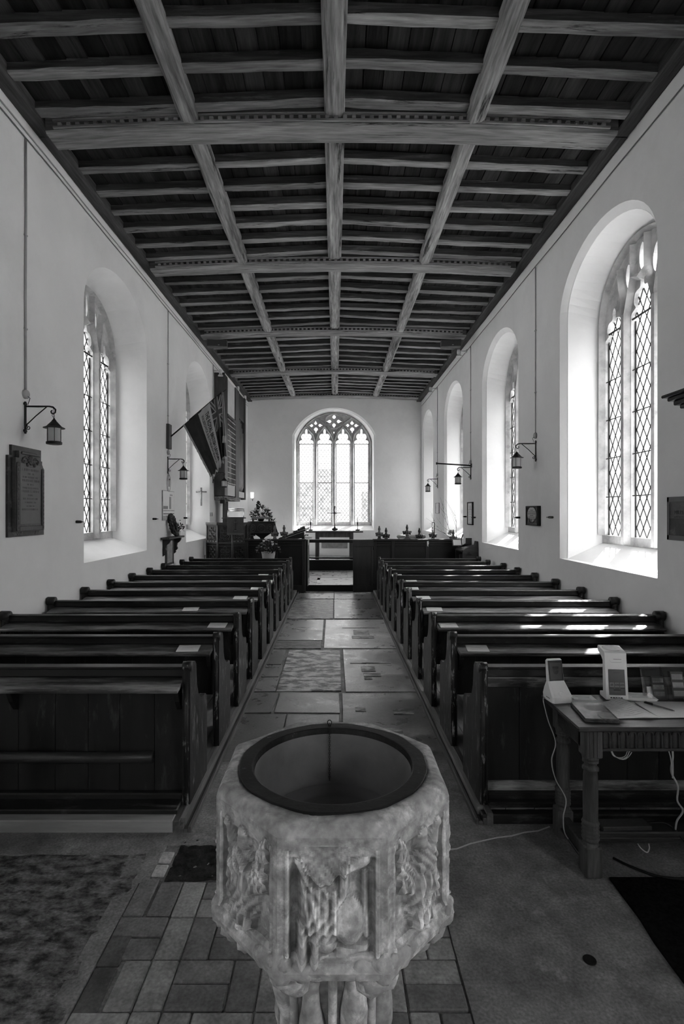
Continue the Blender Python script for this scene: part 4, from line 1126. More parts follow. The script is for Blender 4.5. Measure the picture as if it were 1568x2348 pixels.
# tall donation terminal
def terminal():
    t = thing('donation_terminal', 'tall white contactless donation terminal with three price buttons on its screen', 'card terminal', (1.475, 2.755, TZ), -.10)
    b = MB(); poly = [(0, 0), (.012, .0), (.055, .045), (.06, .20), (.125, .238), (.128, .262), (.10, .270), (.035, .262), (.030, .255)]
    # side profile (y,z): front face leans back slightly
    prof = [(.0, .006), (.004, 0), (.085, 0), (.09, .006), (.09, .022), (.048, .036), (.053, .195), (.07, .212), (.115, .232), (.123, .242), (.123, .256), (.116, .262), (.036, .247), (.028, .240)]
    b.prism(prof, 0, -.056, .056); o = b.build('housing', M['plastic'], t)
    bv = o.modifiers.new('soft', 'BEVEL'); bv.width = .006; bv.segments = 3; bv.limit_method = 'ANGLE'
    f = lambda z: .0 + (z - .006) * (.028 / .234)            # y of the sloping front at height z
    def fp(mb, x0, x1, z0, z1, off):
        mb.add([(x0, f(z0) - off, z0), (x1, f(z0) - off, z0), (x1, f(z1) - off, z1), (x0, f(z1) - off, z1)], [(0, 1, 2, 3)])
    s = MB(); fp(s, -.041, .041, .028, .158, .0012); so = s.build('screen', M['screen2'], t, fix=False)
    for i, tx in enumerate(('£5', '£10', '£15')):
        cx_ = -.026 + i * .026
        q = MB(); fp(q, cx_ - .0115, cx_ + .0115, .068, .092, .0018); bo = q.build('price_button', M['tile'], so, fix=False)
        tb = text_mb(tx, .0125, .0002, bold=.0004); tb.xf(Matrix.Translation((cx_, f(.080) - .0026, .080)) @ Matrix.Rotation(PI / 2 - .12, 4, 'X')); tb.build('price_text', M['ink'], so)
        q = MB(); fp(q, cx_ - .0105, cx_ + .0105, .061, .066, .0018); q.build('button_caption', M['screen3'], so, fix=False)
    q = MB(); fp(q, -.018, .018, .050, .058, .0018); fp(q, -.016, .018, .140, .142, .0018); q.build('button_caption', M['screen3'], so, fix=False)
    ic = MB()
    for i in range(5): fp(ic, -.036 + i * .013, -.027 + i * .013, .012, .0175, .0015)
    ic.build('payment_marks', M['ink'], t, fix=False)
    gr = MB()
    pts = [(-.032, .205), (-.028, .197), (-.02, .192), (.02, .192), (.03, .196)]
    for a, c in zip(pts[:-1], pts[1:]): gr.add([(a[0], f(a[1]) - .0012, a[1]), (c[0], f(c[1]) - .0012, c[1]), (c[0], f(c[1] + .001) - .0012, c[1] + .0012), (a[0], f(a[1] + .001) - .0012, a[1] + .0012)], [(0, 1, 2, 3)])
    fp(gr, -.012, .028, .2085, .2115, .0012)
    gr.build('slot_line', M['paperg'], t, fix=False)
    tp = MB(); zz = lambda y: .2475 + (y - .036) * (.0145 / .08)
    n = 36; vs = [(0, .078, zz(.078) + .0012)]; cx_, cy_, ra, rb_ = 0, .078, .047, .034
    tp.add([(cx_ + ra * math.cos(2 * PI * i / n), cy_ + rb_ * math.sin(2 * PI * i / n), zz(cy_ + rb_ * math.sin(2 * PI * i / n)) + .0012) for i in range(n)], [tuple(range(n))])
    tp.build('round_print', M['cover'], t, fix=False)
    bt = MB(); bt.box(.055, .024, .13, .0585, .032, .152, .001); bt.box(.055, .022, .105, .0585, .030, .122, .001); bt.build('side_button', M['plastic'], t)
terminal()
def reader():
    t = thing('card_reader', 'small white card reader with a black upright screen at the table corner', 'card terminal', (1.172, 2.715, TZ), .14)
    b = MB()
    hw = .055
    # lofted housing: rings of (y front, y back, half width, z)
    rings = [(0.0, .095, .055, 0.0), (.0, .098, .056, .030), (.030, .092, .052, .062), (.058, .082, .046, .094), (.078, .096, .044, .198), (.081, .094, .038, .206)]
    vs = []; fs = []
    for (ya, yb, w, z) in rings:
        c = .010
        vs += [(-w + c, ya, z), (w - c, ya, z), (w, ya + c * .6, z + .001), (w, yb - c * .3, z), (w - c * .5, yb, z), (-w + c * .5, yb, z), (-w, yb - c * .3, z), (-w, ya + c * .6, z + .001)]
    for i in range(len(rings) - 1):
        for j in range(8): fs.append((i * 8 + j, i * 8 + (j + 1) % 8, (i + 1) * 8 + (j + 1) % 8, (i + 1) * 8 + j))
    fs.append(tuple(range(8))[::-1]); k = (len(rings) - 1) * 8; fs.append(tuple(range(k, k + 8)))
    b.add(vs, fs); b.build('housing', M['plastic'], t)
    f = lambda z: .058 + (z - .094) * (.020 / .104)
    s = MB(); s.add([(-.041, f(.098) - .0015, .098), (.041, f(.098) - .0015, .098), (.040, f(.200) - .0015, .200), (-.040, f(.200) - .0015, .200)], [(0, 1, 2, 3)]); so = s.build('screen', M['screen'], t, fix=False)
    q = MB(); q.add([(-.032, f(.106) - .0022, .106), (.032, f(.106) - .0022, .106), (.031, f(.188) - .0022, .188), (-.031, f(.188) - .0022, .188)], [(0, 1, 2, 3)]); q.build('display', M['screen3'], so, fix=False)
    n = 20; q = MB(); q.add([(.014 * math.cos(2 * PI * i / n), f(.145 + .014 * math.sin(2 * PI * i / n)) - .0028, .145 + .014 * math.sin(2 * PI * i / n)) for i in range(n)], [tuple(range(n))]); q.add([(-.016, f(.160) - .0028, .160), (.016, f(.160) - .0028, .160), (.016, f(.17) - .0028, .17), (-.016, f(.17) - .0028, .17)], [(0, 1, 2, 3)]); q.build('display_badge', M['screen'], so, fix=False)
    tb = text_mb('£5', .013, .0002, bold=.0002); tb.xf(Matrix.Translation((0, f(.145) - .0034, .145)) @ Matrix.Rotation(PI / 2 - .19, 4, 'X')); tb.build('price_text', M['screen3'], so)
    # contactless mark on the sloping front
    c = MB(); g = lambda z: .0 + (z - .030) * (.030 / .032)
    def onf(x, w): return (x, g(.044 + w) - .0008, .044 + w)
    for r, a0, a1 in ((.015, .3, 5.9),): c.tube([onf(r * math.cos(a0 + (a1 - a0) * i / 20), r * .72 * math.sin(a0 + (a1 - a0) * i / 20)) for i in range(21)], .0012, n=5)
    for r in (.004, .007, .010): c.tube([onf(-.004 + r * math.cos(a), r * .72 * math.sin(a)) for a in [-.7 + 1.4 * i / 6 for i in range(7)]], .0009, n=5)
    c.build('contactless_mark', M['paper'], t)
    d = MB()
    for i in range(4): d.ball((-.014 + i * .009, .0505, .083), .0012, nu=6, nv=4)
    d.build('indicator_lights', M['tile'], t)
    d = MB(); d.add([(-.0592, .022, .018), (-.0592, .058, .018), (-.0592, .058, .022), (-.0592, .022, .022)], [(0, 1, 2, 3)]); d.build('side_mark', M['tile'], t, fix=False)
reader()
def note(name, label, cat, x, y, w, d, rz, th=.0012, lines=4, m='paper', loc_z=TZ):
    mb = MB(); mb.box(-w / 2, -d / 2, 0, w / 2, d / 2, th)
    for k in range(lines):
        yy = d * .30 - k * d * .6 / max(1, lines - 1); ww = w * random.uniform(.26, .40)
        mb.add([(-ww, yy - .003, th + .0004), (ww, yy - .003, th + .0004), (ww, yy + .001, th + .0004), (-ww, yy + .001, th + .0004)], [(0, 1, 2, 3)])
        mb.mi[-1] = 1
    return tag(mb.build(name, [M[m], M['tile']], None, (x, y, loc_z), rot=(0, 0, rz)), label, cat)
note('notice_card', 'white printed card lying flat between the two card terminals', 'card', 1.315, 2.80, .115, .075, -.06)
for k in range(3):
    note('printed_sheet', ['white sheet lowest of the pile behind the tall terminal', 'white sheet in the middle of the pile behind the tall terminal', 'top printed sheet of the pile behind the tall terminal'][k], 'paper', 1.60 + k * .004, 2.795, .15, .10, -.22 + k * .05, .004, 5 if k == 2 else 0, loc_z=TZ + k * .0042)
# leaflets
def leaflets():
    for k in range(6):
        mb = MB(); w, d = .15, .215; mb.box(-w / 2, -d / 2, 0, w / 2, d / 2, .0026)
        if k == 5:
            mb.add([(-.03, .0, .0031), (.065, .0, .0031), (.065, .07, .0031), (-.03, .07, .0031)], [(0, 1, 2, 3)]); mb.mi[-1] = 1
            mb.add([(.0, -.10, .0031), (.065, -.10, .0031), (.065, -.02, .0031), (.0, -.02, .0031)], [(0, 1, 2, 3)]); mb.mi[-1] = 1
        tag(mb.build('leaflet', [M['cover'], M['paperg']], None, (1.262 + random.uniform(-.004, .004), 2.572 + random.uniform(-.004, .004), TZ + .003 * k), rot=(0, 0, -.14 + random.uniform(-.03, .03))),
            'glossy leaflet %s of the stack at the table corner' % ['lowest', 'second from the bottom', 'third from the bottom', 'third from the top', 'second from the top', 'topmost'][k], 'leaflet', 'stacked leaflets on the table')
leaflets()
def guest_book():
    t = thing('guest_book', 'large open visitors book with handwritten lined pages on the table', 'book', (1.545, 2.615, TZ), .03)
    n = 16
    for nm, s in (('left_page', -1), ('right_page', 1)):
        mb = MB(); vs = []
        W, D = .255, .20; prof = []
        for i in range(n + 1):
            q = i / n; x = s * W * q
            z = .006 + .004 * math.sin(q * PI) * (2.2 if s < 0 else 1) * math.exp(-q) + (.020 * math.exp(-((q - .22) / .16) ** 2) if s < 0 else .003 * math.exp(-q * 4))
            prof.append((x, z))
        for y_ in (-D / 2, D / 2):
            for (x, z) in prof: vs.append((x - (.028 if y_ > 0 and s < 0 else 0), y_, z * (1.0 if y_ > 0 else .65)))
            for (x, z) in prof: vs.append((x - (.028 if y_ > 0 and s < 0 else 0), y_, .003))
        m = n + 1; fs = []
        for i in range(n):
            fs += [(i, i + 1, 2 * m + i + 1, 2 * m + i), (m + i, 3 * m + i, 3 * m + i + 1, m + i + 1), (i, m + i, m + i + 1, i + 1), (2 * m + i, 2 * m + i + 1, 3 * m + i + 1, 3 * m + i)]
        fs += [(0, 2 * m, 3 * m, m), (n, m + n, 3 * m + n, 2 * m + n)]
        mb.smooth = True; mb.add(vs, fs); pg = mb.build(nm, M['paper'], t)
        ln = MB()
        for r in range(11):
            yy = .088 - r * .0165
            for i in range(1, n):
                if s > 0 and r > 3 and i % 16: 
                    pass
                if random.random() < (.85 if s < 0 else .45):
                    f = (yy + D / 2) / D
                    def pt(i_): 
                        return (prof[i_][0] - (.028 * f if s < 0 else 0), yy + random.uniform(-.001, .001), prof[i_][1] * (.65 + .35 * f) + .0006)
                    a, b = pt(i), pt(i + 1)
                    h = .0016 if s < 0 else .0007
                    ln.add([(a[0], a[1] - h, a[2]), (b[0], b[1] - h, b[2]), (b[0], b[1] + h * .2, b[2]), (a[0], a[1] + h * .2, a[2])], [(0, 1, 2, 3)])
        ln.build('page_ruling', M['paperg'], pg, fix=False)
    c = MB(); c.box(-.29, -.104, 0, .262, .104, .003); c.build('cover', M['black'], t)
guest_book()
pn = thing('ballpoint_pen', 'ballpoint pen with a black cap lying across the open book', 'pen', (1.62, 2.64, TZ + .0125), -.98)
b = MB(); b.tube([(-.03, 0, 0), (.06, 0, 0), (.072, 0, 0)], [.0038, .0038, .001], n=8); b.build('barrel', M['tile'], pn)
b = MB(); b.tube([(-.07, 0, 0), (-.028, 0, 0)], .0046, n=8); b.box(-.065, -.0015, .004, -.03, .0015, .0065); b.build('cap', M['ink'], pn)
# brochure rack
def rack():
    t = thing('brochure_holder', 'clear brochure holder with dark printed leaflets at the back of the table', 'leaflet holder', (1.76, 2.79, TZ), -.04)
    b = MB()
    for (x0, x1) in ((-.125, -.02), (-.015, .09)):
        b.box(x0, -.04, 0, x1, .04, .004); b.add([(x0, -.04, .0), (x1, -.04, .0), (x1, -.025, .07), (x0, -.025, .07)], [(0, 1, 2, 3)])
        b.add([(x0, .0, .0), (x1, .0, .0), (x1, .045, .16), (x0, .045, .16)], [(0, 1, 2, 3)])
        for xx in (x0, x1): b.add([(xx, -.04, 0), (xx, .01, 0), (xx, .045, .16), (xx, -.025, .07)], [(0, 1, 2, 3)])
    b.build('holder', M['crystal'], t, fix=False)
    return t
rack()
for i, (x, h, m, lab) in enumerate(((1.71, .115, 'cover', 'dark picture brochure standing in the left pocket of the clear holder'), (1.815, .14, 'paperg', 'pale striped brochure standing in the right pocket of the clear holder'))):
    b = MB(); w = .032
    b.box(-w, 0, .006, w, .007, h)
    for k in range(3):
        b.add([(-w + .004, -.0006, .015 + k * h * .3), (w - .004, -.0006, .015 + k * h * .3), (w - .004, -.0006, .015 + k * h * .3 + h * .2), (-w + .004, -.0006, .015 + k * h * .3 + h * .2)], [(0, 1, 2, 3)]); b.mi[-1] = 1
    tag(b.build('brochure', [M['black'], M['cover']] if m == 'cover' else [M['screen2'], M['paperg']], None, (x, 2.775, TZ), rot=(-.26, 0, -.04)), lab, 'brochure')
for k in range(3): note('folded_paper', ['folded white paper at the bottom of the pile at the table right edge', 'folded white paper in the middle of the pile at the table right edge', 'folded white paper on top of the pile at the table right edge'][k], 'paper', 1.86 + k * .004, 2.66 + k * .006, .12, .20, -.42 + .05 * k, .007, 0, loc_z=TZ + .0075 * k)
# cables
def cable(label, pts, r, m, cat='cable'):
    P = [Vector(p) for p in pts]; out = []
    for i in range(len(P) - 1):
        a, b, c, d = P[max(i - 1, 0)], P[i], P[i + 1], P[min(i + 2, len(P) - 1)]
        for k in range(8):
            s = k / 8; out.append(.5 * ((2 * b) + (c - a) * s + (2 * a - 5 * b + 4 * c - d) * s * s + (3 * b - a - 3 * c + d) * s ** 3))
    out.append(P[-1])
    mb = MB(); mb.tube(out, r, n=7)
    return tag(mb.build('cable', M[m]), label, cat)
cable('thin white cable hanging from the left end of the table down to the floor', [(1.13, 2.80, TZ + .004), (1.097, 2.78, TZ), (1.098, 2.75, .66), (1.10, 2.72, .62), (1.128, 2.70, .52), (1.10, 2.68, .44), (1.115, 2.67, .35), (1.165, 2.665, .25), (1.15, 2.66, .16), (1.16, 2.655, .075), (1.22, 2.64, .02), (1.30, 2.64, .004)], .003, 'cable_w')
ringp = []
for i in range(60): a = i / 60 * 6 * PI; ringp.append((1.345 + (.040 + .004 * (i // 20)) * math.cos(a) + .008 * (i // 20), 2.50 + .004 * math.sin(i), .575 + (.040 + .003 * (i // 20)) * math.sin(a)))
mb = MB(); mb.tube(ringp, .0022, n=6); tag(mb.build('cable_coil', M['cable_w']), 'coil of thin white cable hanging under the carved apron', 'cable')
cable('short looped white cable end hanging below the apron', [(1.555, 2.47, .60), (1.57, 2.47, .55), (1.578, 2.47, .48), (1.579, 2.47, .455), (1.582, 2.47, .48), (1.58, 2.47, .55), (1.575, 2.47, .60)], .0026, 'cable_w')
cable('white cable running from the apron down to the power block', [(1.595, 2.50, .62), (1.60, 2.50, .54), (1.605, 2.52, .46), (1.65, 2.54, .38), (1.66, 2.56, .30), (1.70, 2.58, .24), (1.685, 2.60, .18), (1.69, 2.62, .125)], .0045, 'cable_w')
cable('black mains cable looping over the floor under the table', [(1.57, 2.655, .135), (1.66, 2.64, .14), (1.72, 2.60, .08), (1.735, 2.52, .012), (1.70, 2.44, .018), (1.60, 2.42, .018), (1.50, 2.45, .009), (1.42, 2.51, .008), (1.36, 2.58, .008)], .006, 'cable_b')
cable('short white cable end looping below the stretcher', [(1.49, 2.60, .066), (1.505, 2.595, .045), (1.53, 2.59, .03), (1.545, 2.595, .045), (1.545, 2.60, .066)], .0032, 'cable_w')
# ------------------------------------------------------------------ things on the walls
def WL(name, label, cat, y, z, group=None): return thing(name, label, cat, (XL, y, z), -PI / 2, group)
def WR(name, label, cat, y, z, group=None): return thing(name, label, cat, (XR, y, z), PI / 2, group)
TXT = lambda x, y, z: Matrix(((-1, 0, 0, x), (0, 0, 1, y), (0, 1, 0, z), (0, 0, 0, 1)))
def spiral(cy, cz, r0, r1, a0, turns, n=18):
    return [(0, cy + (r0 + (r1 - r0) * i / n) * math.cos(a0 + turns * 2 * PI * i / n), cz + (r0 + (r1 - r0) * i / n) * math.sin(a0 + turns * 2 * PI * i / n)) for i in range(n + 1)]
def make_lantern(t, r=.0065):
    b = MB(); b.box(-.010, 0, -.25, .010, .014, .045, .003); b.box(-.024, 0, .012, .024, .012, .034, .003); b.box(-.024, 0, -.235, .024, .012, -.212, .003); b.build('wall_bar', M['iron'], t)
    a = MB(); a.tube([(0, .01, 0), (0, .12, -.002), (0, .225, 0), (0, .262, -.008), (0, .283, -.030), (0, .280, -.056), (0, .262, -.068), (0, .245, -.060), (0, .242, -.044), (0, .252, -.036)], [r, r, r, r * 1.2, r * 1.3, r * 1.2, r, r, r, r * .9], n=8)
    a.build('arm', M['iron'], t)
    a = MB(); a.tube([(0, .012, -.175), (0, .10, -.09), (0, .20, -.006)], r * .75, n=6); a.build('brace', M['iron'], t)
    a = MB(); a.tube(spiral(.034, -.195, .022, .006, 1.9, 1.4), .004, n=6); a.build('scroll', M['iron'], t)
    c = MB(); 
    for i in range(5):
        q = MB(); q.tube([(.0045 * math.cos(j * PI / 3), 0, .007 * math.sin(j * PI / 3)) for j in range(6)], .0014, n=5, closed=True)
        q.xf(Matrix.Translation((0, .270, -.075 - i * .0095)) @ Matrix.Rotation((i % 2) * PI / 2, 4, 'Z')); c.merge(q)
    c.build('chain', M['iron'], t)
    c = MB(); c.tube([(.0, .235, .004), (0, .262, .0), (.0, .262, -.05), (.0, .25, -.08), (.0, .268, -.11)], .0022, n=6); c.tube([(0, .02, .10), (0, .05, .075), (0, .035, .03), (0, .03, .006), (0, .12, .006), (0, .235, .004)], .003, n=6)
    c.build('cord', M['iron'], t)
    k = MB(); k.lathe([(.004, -.105), (.010, -.118), (.018, -.128), (.022, -.136), (.066, -.185), (.092, -.196), (.092, -.200), (.066, -.200)], 0, .270, 24); k.build('lantern_roof', M['iron'], t, smooth=False)
    g = MB(); g.smooth = True; g.lathe([(.060, -.325), (.060, -.20)], 0, .270, 24, capb=False, capt=False); g.build('lantern_glass', M['frost'], t)
    g = MB(); g.lathe([(.050, -.350), (.066, -.347), (.068, -.328), (.060, -.322)], 0, .270, 24); g.build('lantern_base', M['iron'], t)
    g = MB()
    for i in range(6):
        aa = PI / 6 + i * PI / 3; g.box(.062 * math.cos(aa) - .002, .270 + .062 * math.sin(aa) - .002, -.328, .062 * math.cos(aa) + .002, .270 + .062 * math.sin(aa) + .002, -.198)
    g.build('glazing_bars', M['iron'], t)
    j = MB()
    n = 20; vs = []
    for (rr, yy) in ((.042, 0), (.042, .020), (.034, .030)):
        for i in range(n): vs.append((rr * math.cos(2 * PI * i / n), yy, .112 + rr * math.sin(2 * PI * i / n)))
    fs = [(q * n + i, q * n + (i + 1) % n, (q + 1) * n + (i + 1) % n, (q + 1) * n + i) for q in range(2) for i in range(n)] + [tuple(range(2 * n, 3 * n))]
    j.add(vs, fs); j.build('junction_box', M['conduit'], t)
G = 'hanging wall lanterns'
lan = WL('wall_lantern', 'black iron lantern on a scrolled bracket above the marble memorial', 'lantern', 4.84, 2.668, G); make_lantern(lan)
for (fn, y, z, lab) in ((WL, 8.97, 2.60, 'black iron lantern bracket on the north wall below the flagpole'), (WL, 12.28, 2.62, 'black iron lantern hanging beside the organ case'),
                        (WR, 7.375, 2.655, 'black iron lantern on the south wall above the small dark tablet'), (WR, 10.9, 2.62, 'black iron lantern on the south wall under the long horizontal rod'), (WR, 14.44, 2.60, 'farthest lantern on the south wall, near the east end')):
    o = copy_tree(lan); o['label'] = lab
    base = fn('x', lab, 'lantern', y, z); o.location = base.location.copy(); o.rotation_euler = base.rotation_euler.copy(); bpy.data.objects.remove(base)
def conduit(fn, y, z0, z1, lab, r=.010):
    t = fn('conduit', lab, 'pipe', y, z0, 'cable conduits running up the walls')
    b = MB(); b.tube([(0, .010, 0), (0.004, .010, (z1 - z0) * .4), (-.003, .010, (z1 - z0) * .7), (0, .010, z1 - z0)], r, n=8)
    b.build('pipe', M['conduit'], t)
    b = MB(); 
    for q in (.25, .62): b.box(-.018, 0, (z1 - z0) * q - .008, .018, .021, (z1 - z0) * q + .008, .003)
    b.m = 0; b.build('pipe_clips', M['conduit'], t)
for (fn, y, z0, lab) in ((WL, 4.84, 2.80, 'pale conduit running up from the lantern above the memorial'), (WL, 8.97, 2.74, 'thin conduit running up the wall behind the flagpole board'), (WL, 12.28, 2.75, 'conduit running up the wall beside the organ'),
                         (WR, 7.375, 2.79, 'conduit running up from the nearest lantern on the south wall'), (WR, 10.9, 2.75, 'conduit running up from the lantern with the rod'), (WR, 14.44, 2.73, 'conduit running up from the farthest south wall lantern')):
    conduit(fn, y, z0, 5.12, lab, .011 if y < 6 else .007)
for sx, xw, lab in ((-1, XL, 'north'), (1, XR, 'south')):
    for k, z in enumerate((5.13, 5.19)):
        if sx > 0 and k: continue
        pts = [(xw - sx * .012, YW + .1 + (YE - YW - .2) * i / 30, z + .006 * math.sin(i * 1.7 + k)) for i in range(31)]
        mb = MB(); mb.tube(pts, .006, n=6); tag(mb.build('wall_cable', M['conduit'] if k else M['tile']), ('lower dark cable' if k == 0 and sx < 0 else 'upper pale cable' if k else 'dark cable') + ' clipped along the top of the %s wall' % lab, 'cable')

def hook(t):
    b = MB()
    def ly(prof):
        n = 12; vs = [(r * math.cos(2 * PI * i / n), y, r * math.sin(2 * PI * i / n)) for r, y in prof for i in range(n)]
        fs = [(q * n + i, q * n + (i + 1) % n, (q + 1) * n + (i + 1) % n, (q + 1) * n + i) for q in range(len(prof) - 1) for i in range(n)] + [tuple(range(n)), tuple(range((len(prof) - 1) * n, len(prof) * n))]
        b.smooth = True; b.add(vs, fs)
    ly([(.014, 0), (.016, .006), (.015, .05), (.012, .062), (.005, .066), (.004, .088)])
    b.build('peg_body', M['iron'], t); 
GH = 'black iron candle pegs on the walls'
h0 = WL('candle_peg', 'black iron peg on the north wall right of the memorial', 'peg', 5.80, 1.592, GH); hook(h0)
for fn, y, z, lab in ((WL, 8.24, 1.592, 'black iron peg left of the leaning wreath'), (WL, 9.93, 1.587, 'black iron peg right of the vase of flowers on the shelf'), (WR, 6.80, 1.632, 'black iron peg on the south wall right of the small dark tablet'),
                      (WR, 8.02, 1.615, 'black iron peg on the south wall left of the small dark tablet'), (WR, 10.55, 1.59, 'black iron peg beside the tall framed notice'), (WR, 11.28, 1.60, 'black iron peg left of the tall framed notice, by the branches')):
    o = copy_tree(h0); o['label'] = lab; s = fn('x', lab, 'peg', y, z); o.location = s.location.copy(); o.rotation_euler = s.rotation_euler.copy(); bpy.data.objects.remove(s)

t = WR('wall_rod', 'long horizontal black iron rod projecting from the south wall above a lantern', 'rod', 10.86, 2.655)
b = MB(); b.tube([(0, 0, 0), (0, .72, .045)], .014, n=8); b.build('rod', M['iron'], t)
b = MB(); b.tube([(0, .705, .044), (0, .73, .046)], .024, n=8); b.build('end_stop', M['iron'], t)
b = MB(); b.box(-.03, 0, -.04, .03, .02, .04, .003); b.build('wall_plate', M['iron'], t)
# ---- marble memorial, north wall
def memorial():
    y0 = 4.56; yc = 4.84
    t = WL('memorial_tablet', 'stepped grey marble memorial tablet on the dark slab, left wall', 'memorial', yc, 1.48)
    X = lambda y: -(y - yc)                       # local x for a world depth y
    b = MB(); pts = [(X(5.12), 0), (X(5.12), .60), (X(5.10), .66), (X(5.07), .70), (X(5.07), .81), (X(4.61), .81), (X(4.61), .72), (X(4.56), .715), (X(4.56), 0)]
    b.prism(pts, 1, 0, .022); b.build('back_slab', M['marble'], t)
    f = MB(); f.prism([(X(5.055), .045), (X(5.055), .64), (X(5.03), .64), (X(5.03), .70), (X(5.005), .70), (X(5.005), .765), (X(4.665), .765), (X(4.665), .70), (X(4.615), .70), (X(4.615), .045)], 1, .022, .055)
    f.build('raised_frame', M['slate'], t)
    e = MB()
    for (a, z0, c, z1) in ((4.622, .05, 4.655, .66), (5.015, .05, 5.048, .63), (4.655, .05, 5.015, .095), (4.69, .735, 4.98, .76)): e.box(X(a), .055, z0, X(c), .068, z1, .005)
    for k in range(14):
        e.ball((X(4.638), .066, .08 + k * .043), .011, .007, .017, 8, 5); e.ball((X(5.032), .066, .08 + k * .040), .011, .007, .017, 8, 5)
    e.build('carved_border', M['slate'], t)
    p = MB(); p.box(X(4.675), .055, .11, X(4.995), .058, .655, .002); po = p.build('inscription_panel', M['slatelt'], t)
    c = MB(); 
    for i in range(9): c.ball((X(4.835) + .035 * math.cos(i * .7), .06, .69 + .03 * math.sin(i * .7)), .014, .014, .016, 8, 5)
    c.ball((X(4.835), .062, .69), .022, .018, .03, 10, 7)
    for s in (-1, 1):
        c.tube([(X(4.835) + s * .04, .06, .70), (X(4.835) + s * .08, .06, .715), (X(4.835) + s * .12, .06, .70), (X(4.835) + s * .13, .06, .675), (X(4.835) + s * .11, .06, .665), (X(4.835) + s * .10, .06, .68)], .008, n=7)
        c.ball((X(4.835) + s * .055, .062, .648), .018, .014, .018, 8, 6)
    c.build('carved_crest', M['slate'], t)
    # incised lines of worn lettering: short strokes, too worn to read
    s = MB(); random.seed(5)
    for r, (wd, hh) in enumerate(((.10, .016), (.25, .026), (.10, .018), (.24, .020), (.27, .026), (.10, .018), (.25, .020), (.27, .026), (.08, .020), (.23, .020), (.17, .018), (.12, .016), (.27, .022))):
        z = .625 - r * .0325; x = -wd / 2
        while x < wd / 2:
            w = random.uniform(.006, .013)
            if random.random() < .86:
                k = random.choice((0, 1, 2)); x_ = X(4.835) - x
                if k == 0: s.box(x_ - .0016, .0575, z, x_ + .0016, .0586, z + hh * .8); s.box(x_ - w * .7, .0575, z, x_, .0586, z + hh * .12)
                elif k == 1: s.box(x_ - .0016, .0575, z, x_ + .0016, .0586, z + hh * .8); s.box(x_ - w * .7, .0575, z, x_ - w * .7 + .003, .0586, z + hh * .8)
                else: s.box(x_ - w * .6, .0575, z + hh * .65, x_, .0586, z + hh * .8); s.box(x_ - w * .35, .0575, z, x_ - w * .35 + .003, .0586, z + hh * .7)
            x += w
    s.build('worn_lettering', M['slate'], po)
    d = MB()
    for xx in (4.70, 4.97):
        for k in range(3):
            for q in range(2): d.box(X(xx + k * .022 + q * .008), .022, .012 + q * .016, X(xx + k * .022 + q * .008 + .012), .026, .026 + q * .016)
    d.build('inlaid_marks', M['slatelt'], t)
memorial()
def plaque_small():
    t = WR('wall_tablet', 'small dark framed tablet with a pale oval inscription, south wall', 'tablet', 7.42, 1.51)
    b = MB(); b.box(-.215, 0, 0, .215, .045, .275, .004); b.build('backboard', M['black'], t)
    b = MB(); n = 26
    b.add([(.0 + .165 * math.cos(2 * PI * i / n), .0465, .155 + .105 * math.sin(2 * PI * i / n)) for i in range(n)], [tuple(range(n))]); o = b.build('oval_inscription', M['tile'], t, fix=False)
    f = MB(); 
    for (x0, z0, x1, z1) in ((-.215, .255, .215, .275), (-.215, 0, .215, .02), (-.215, 0, -.19, .275), (.19, 0, .215, .275)): f.box(x0, .045, z0, x1, .055, z1, .003)
    f.tube([(.18 * math.cos(2 * PI * i / 30), .046, .155 + .115 * math.sin(2 * PI * i / 30)) for i in range(30)], .005, n=6, closed=True)
    f.build('frame_moulding', M['speaker'], t)
    s = MB()
    for z, w in ((.215, .05), (.19, .13), (.165, .14), (.14, .06), (.117, .11), (.093, .09)): s.box(-w, .0468, z - .004, w, .0475, z + .004)
    s.build('inscription_lines', M['black'], o)
    l = MB()
    for k in range(7): l.leaf((-.16 + k * .05, .047, .03 + (k % 2) * .02), (random.uniform(-.4, .4), .1, 1), .06, .016)
    l.build('painted_leaves', M['tile'], t)
plaque_small()
def framed(fn, name, lab, cat, y, z, w, h, fr, fm, pm, dep=.03, crest=True):
    t = fn(name, lab, cat, y, z)
    b = MB()
    for (x0, z0, x1, z1) in ((-w / 2, h - fr, w / 2, h), (-w / 2, 0, w / 2, fr), (-w / 2, 0, -w / 2 + fr, h), (w / 2 - fr, 0, w / 2, h)): b.box(x0, 0, z0, x1, dep, z1, .003)
    b.build('frame', fm, t)
    p = MB(); p.box(-w / 2 + fr, 0, fr, w / 2 - fr, dep * .6, h - fr); po = p.build('sheet', pm, t)
    s = MB(); n = int((h - 2 * fr) / .035)
    for k in range(n):
        if crest and k < 3: continue
        zz = h - fr - .03 - k * .034; ww = (w / 2 - fr) * random.uniform(.5, .85); s.box(-ww, dep * .6, zz - .004, ww, dep * .6 + .0012, zz + .003)
    if crest: s.box(-.025, dep * .6, h - fr - .13, .025, dep * .6 + .0012, h - fr - .06); s.box(-.012, dep * .6, h - fr - .06, .012, dep * .6 + .0012, h - fr - .035)
    s.build('text_lines', M['paperg'], po)
    return t
framed(WR, 'framed_notice', 'tall framed white notice with a small crest, south wall between the windows', 'notice', 10.90, 1.435, .40, .47, .022, M['speaker'], M['paper'], .035)
framed(WR, 'wall_notice', 'small white notice on the south wall before the last window', 'notice', 14.45, 1.66, .50, .29, .012, M['tile'], M['paper'], .02, False)
t = WR('brass_tablet', 'framed dark metal tablet lettered MILES, at the right edge of the south wall', 'tablet', 4.16, 1.467)
b = MB()
for (x0, z0, x1, z1) in ((-.28, .315, .28, .358), (-.28, 0, .28, .043), (-.28, 0, -.25, .358), (.25, 0, .28, .358)): b.box(x0, 0, z0, x1, .02, z1, .003)
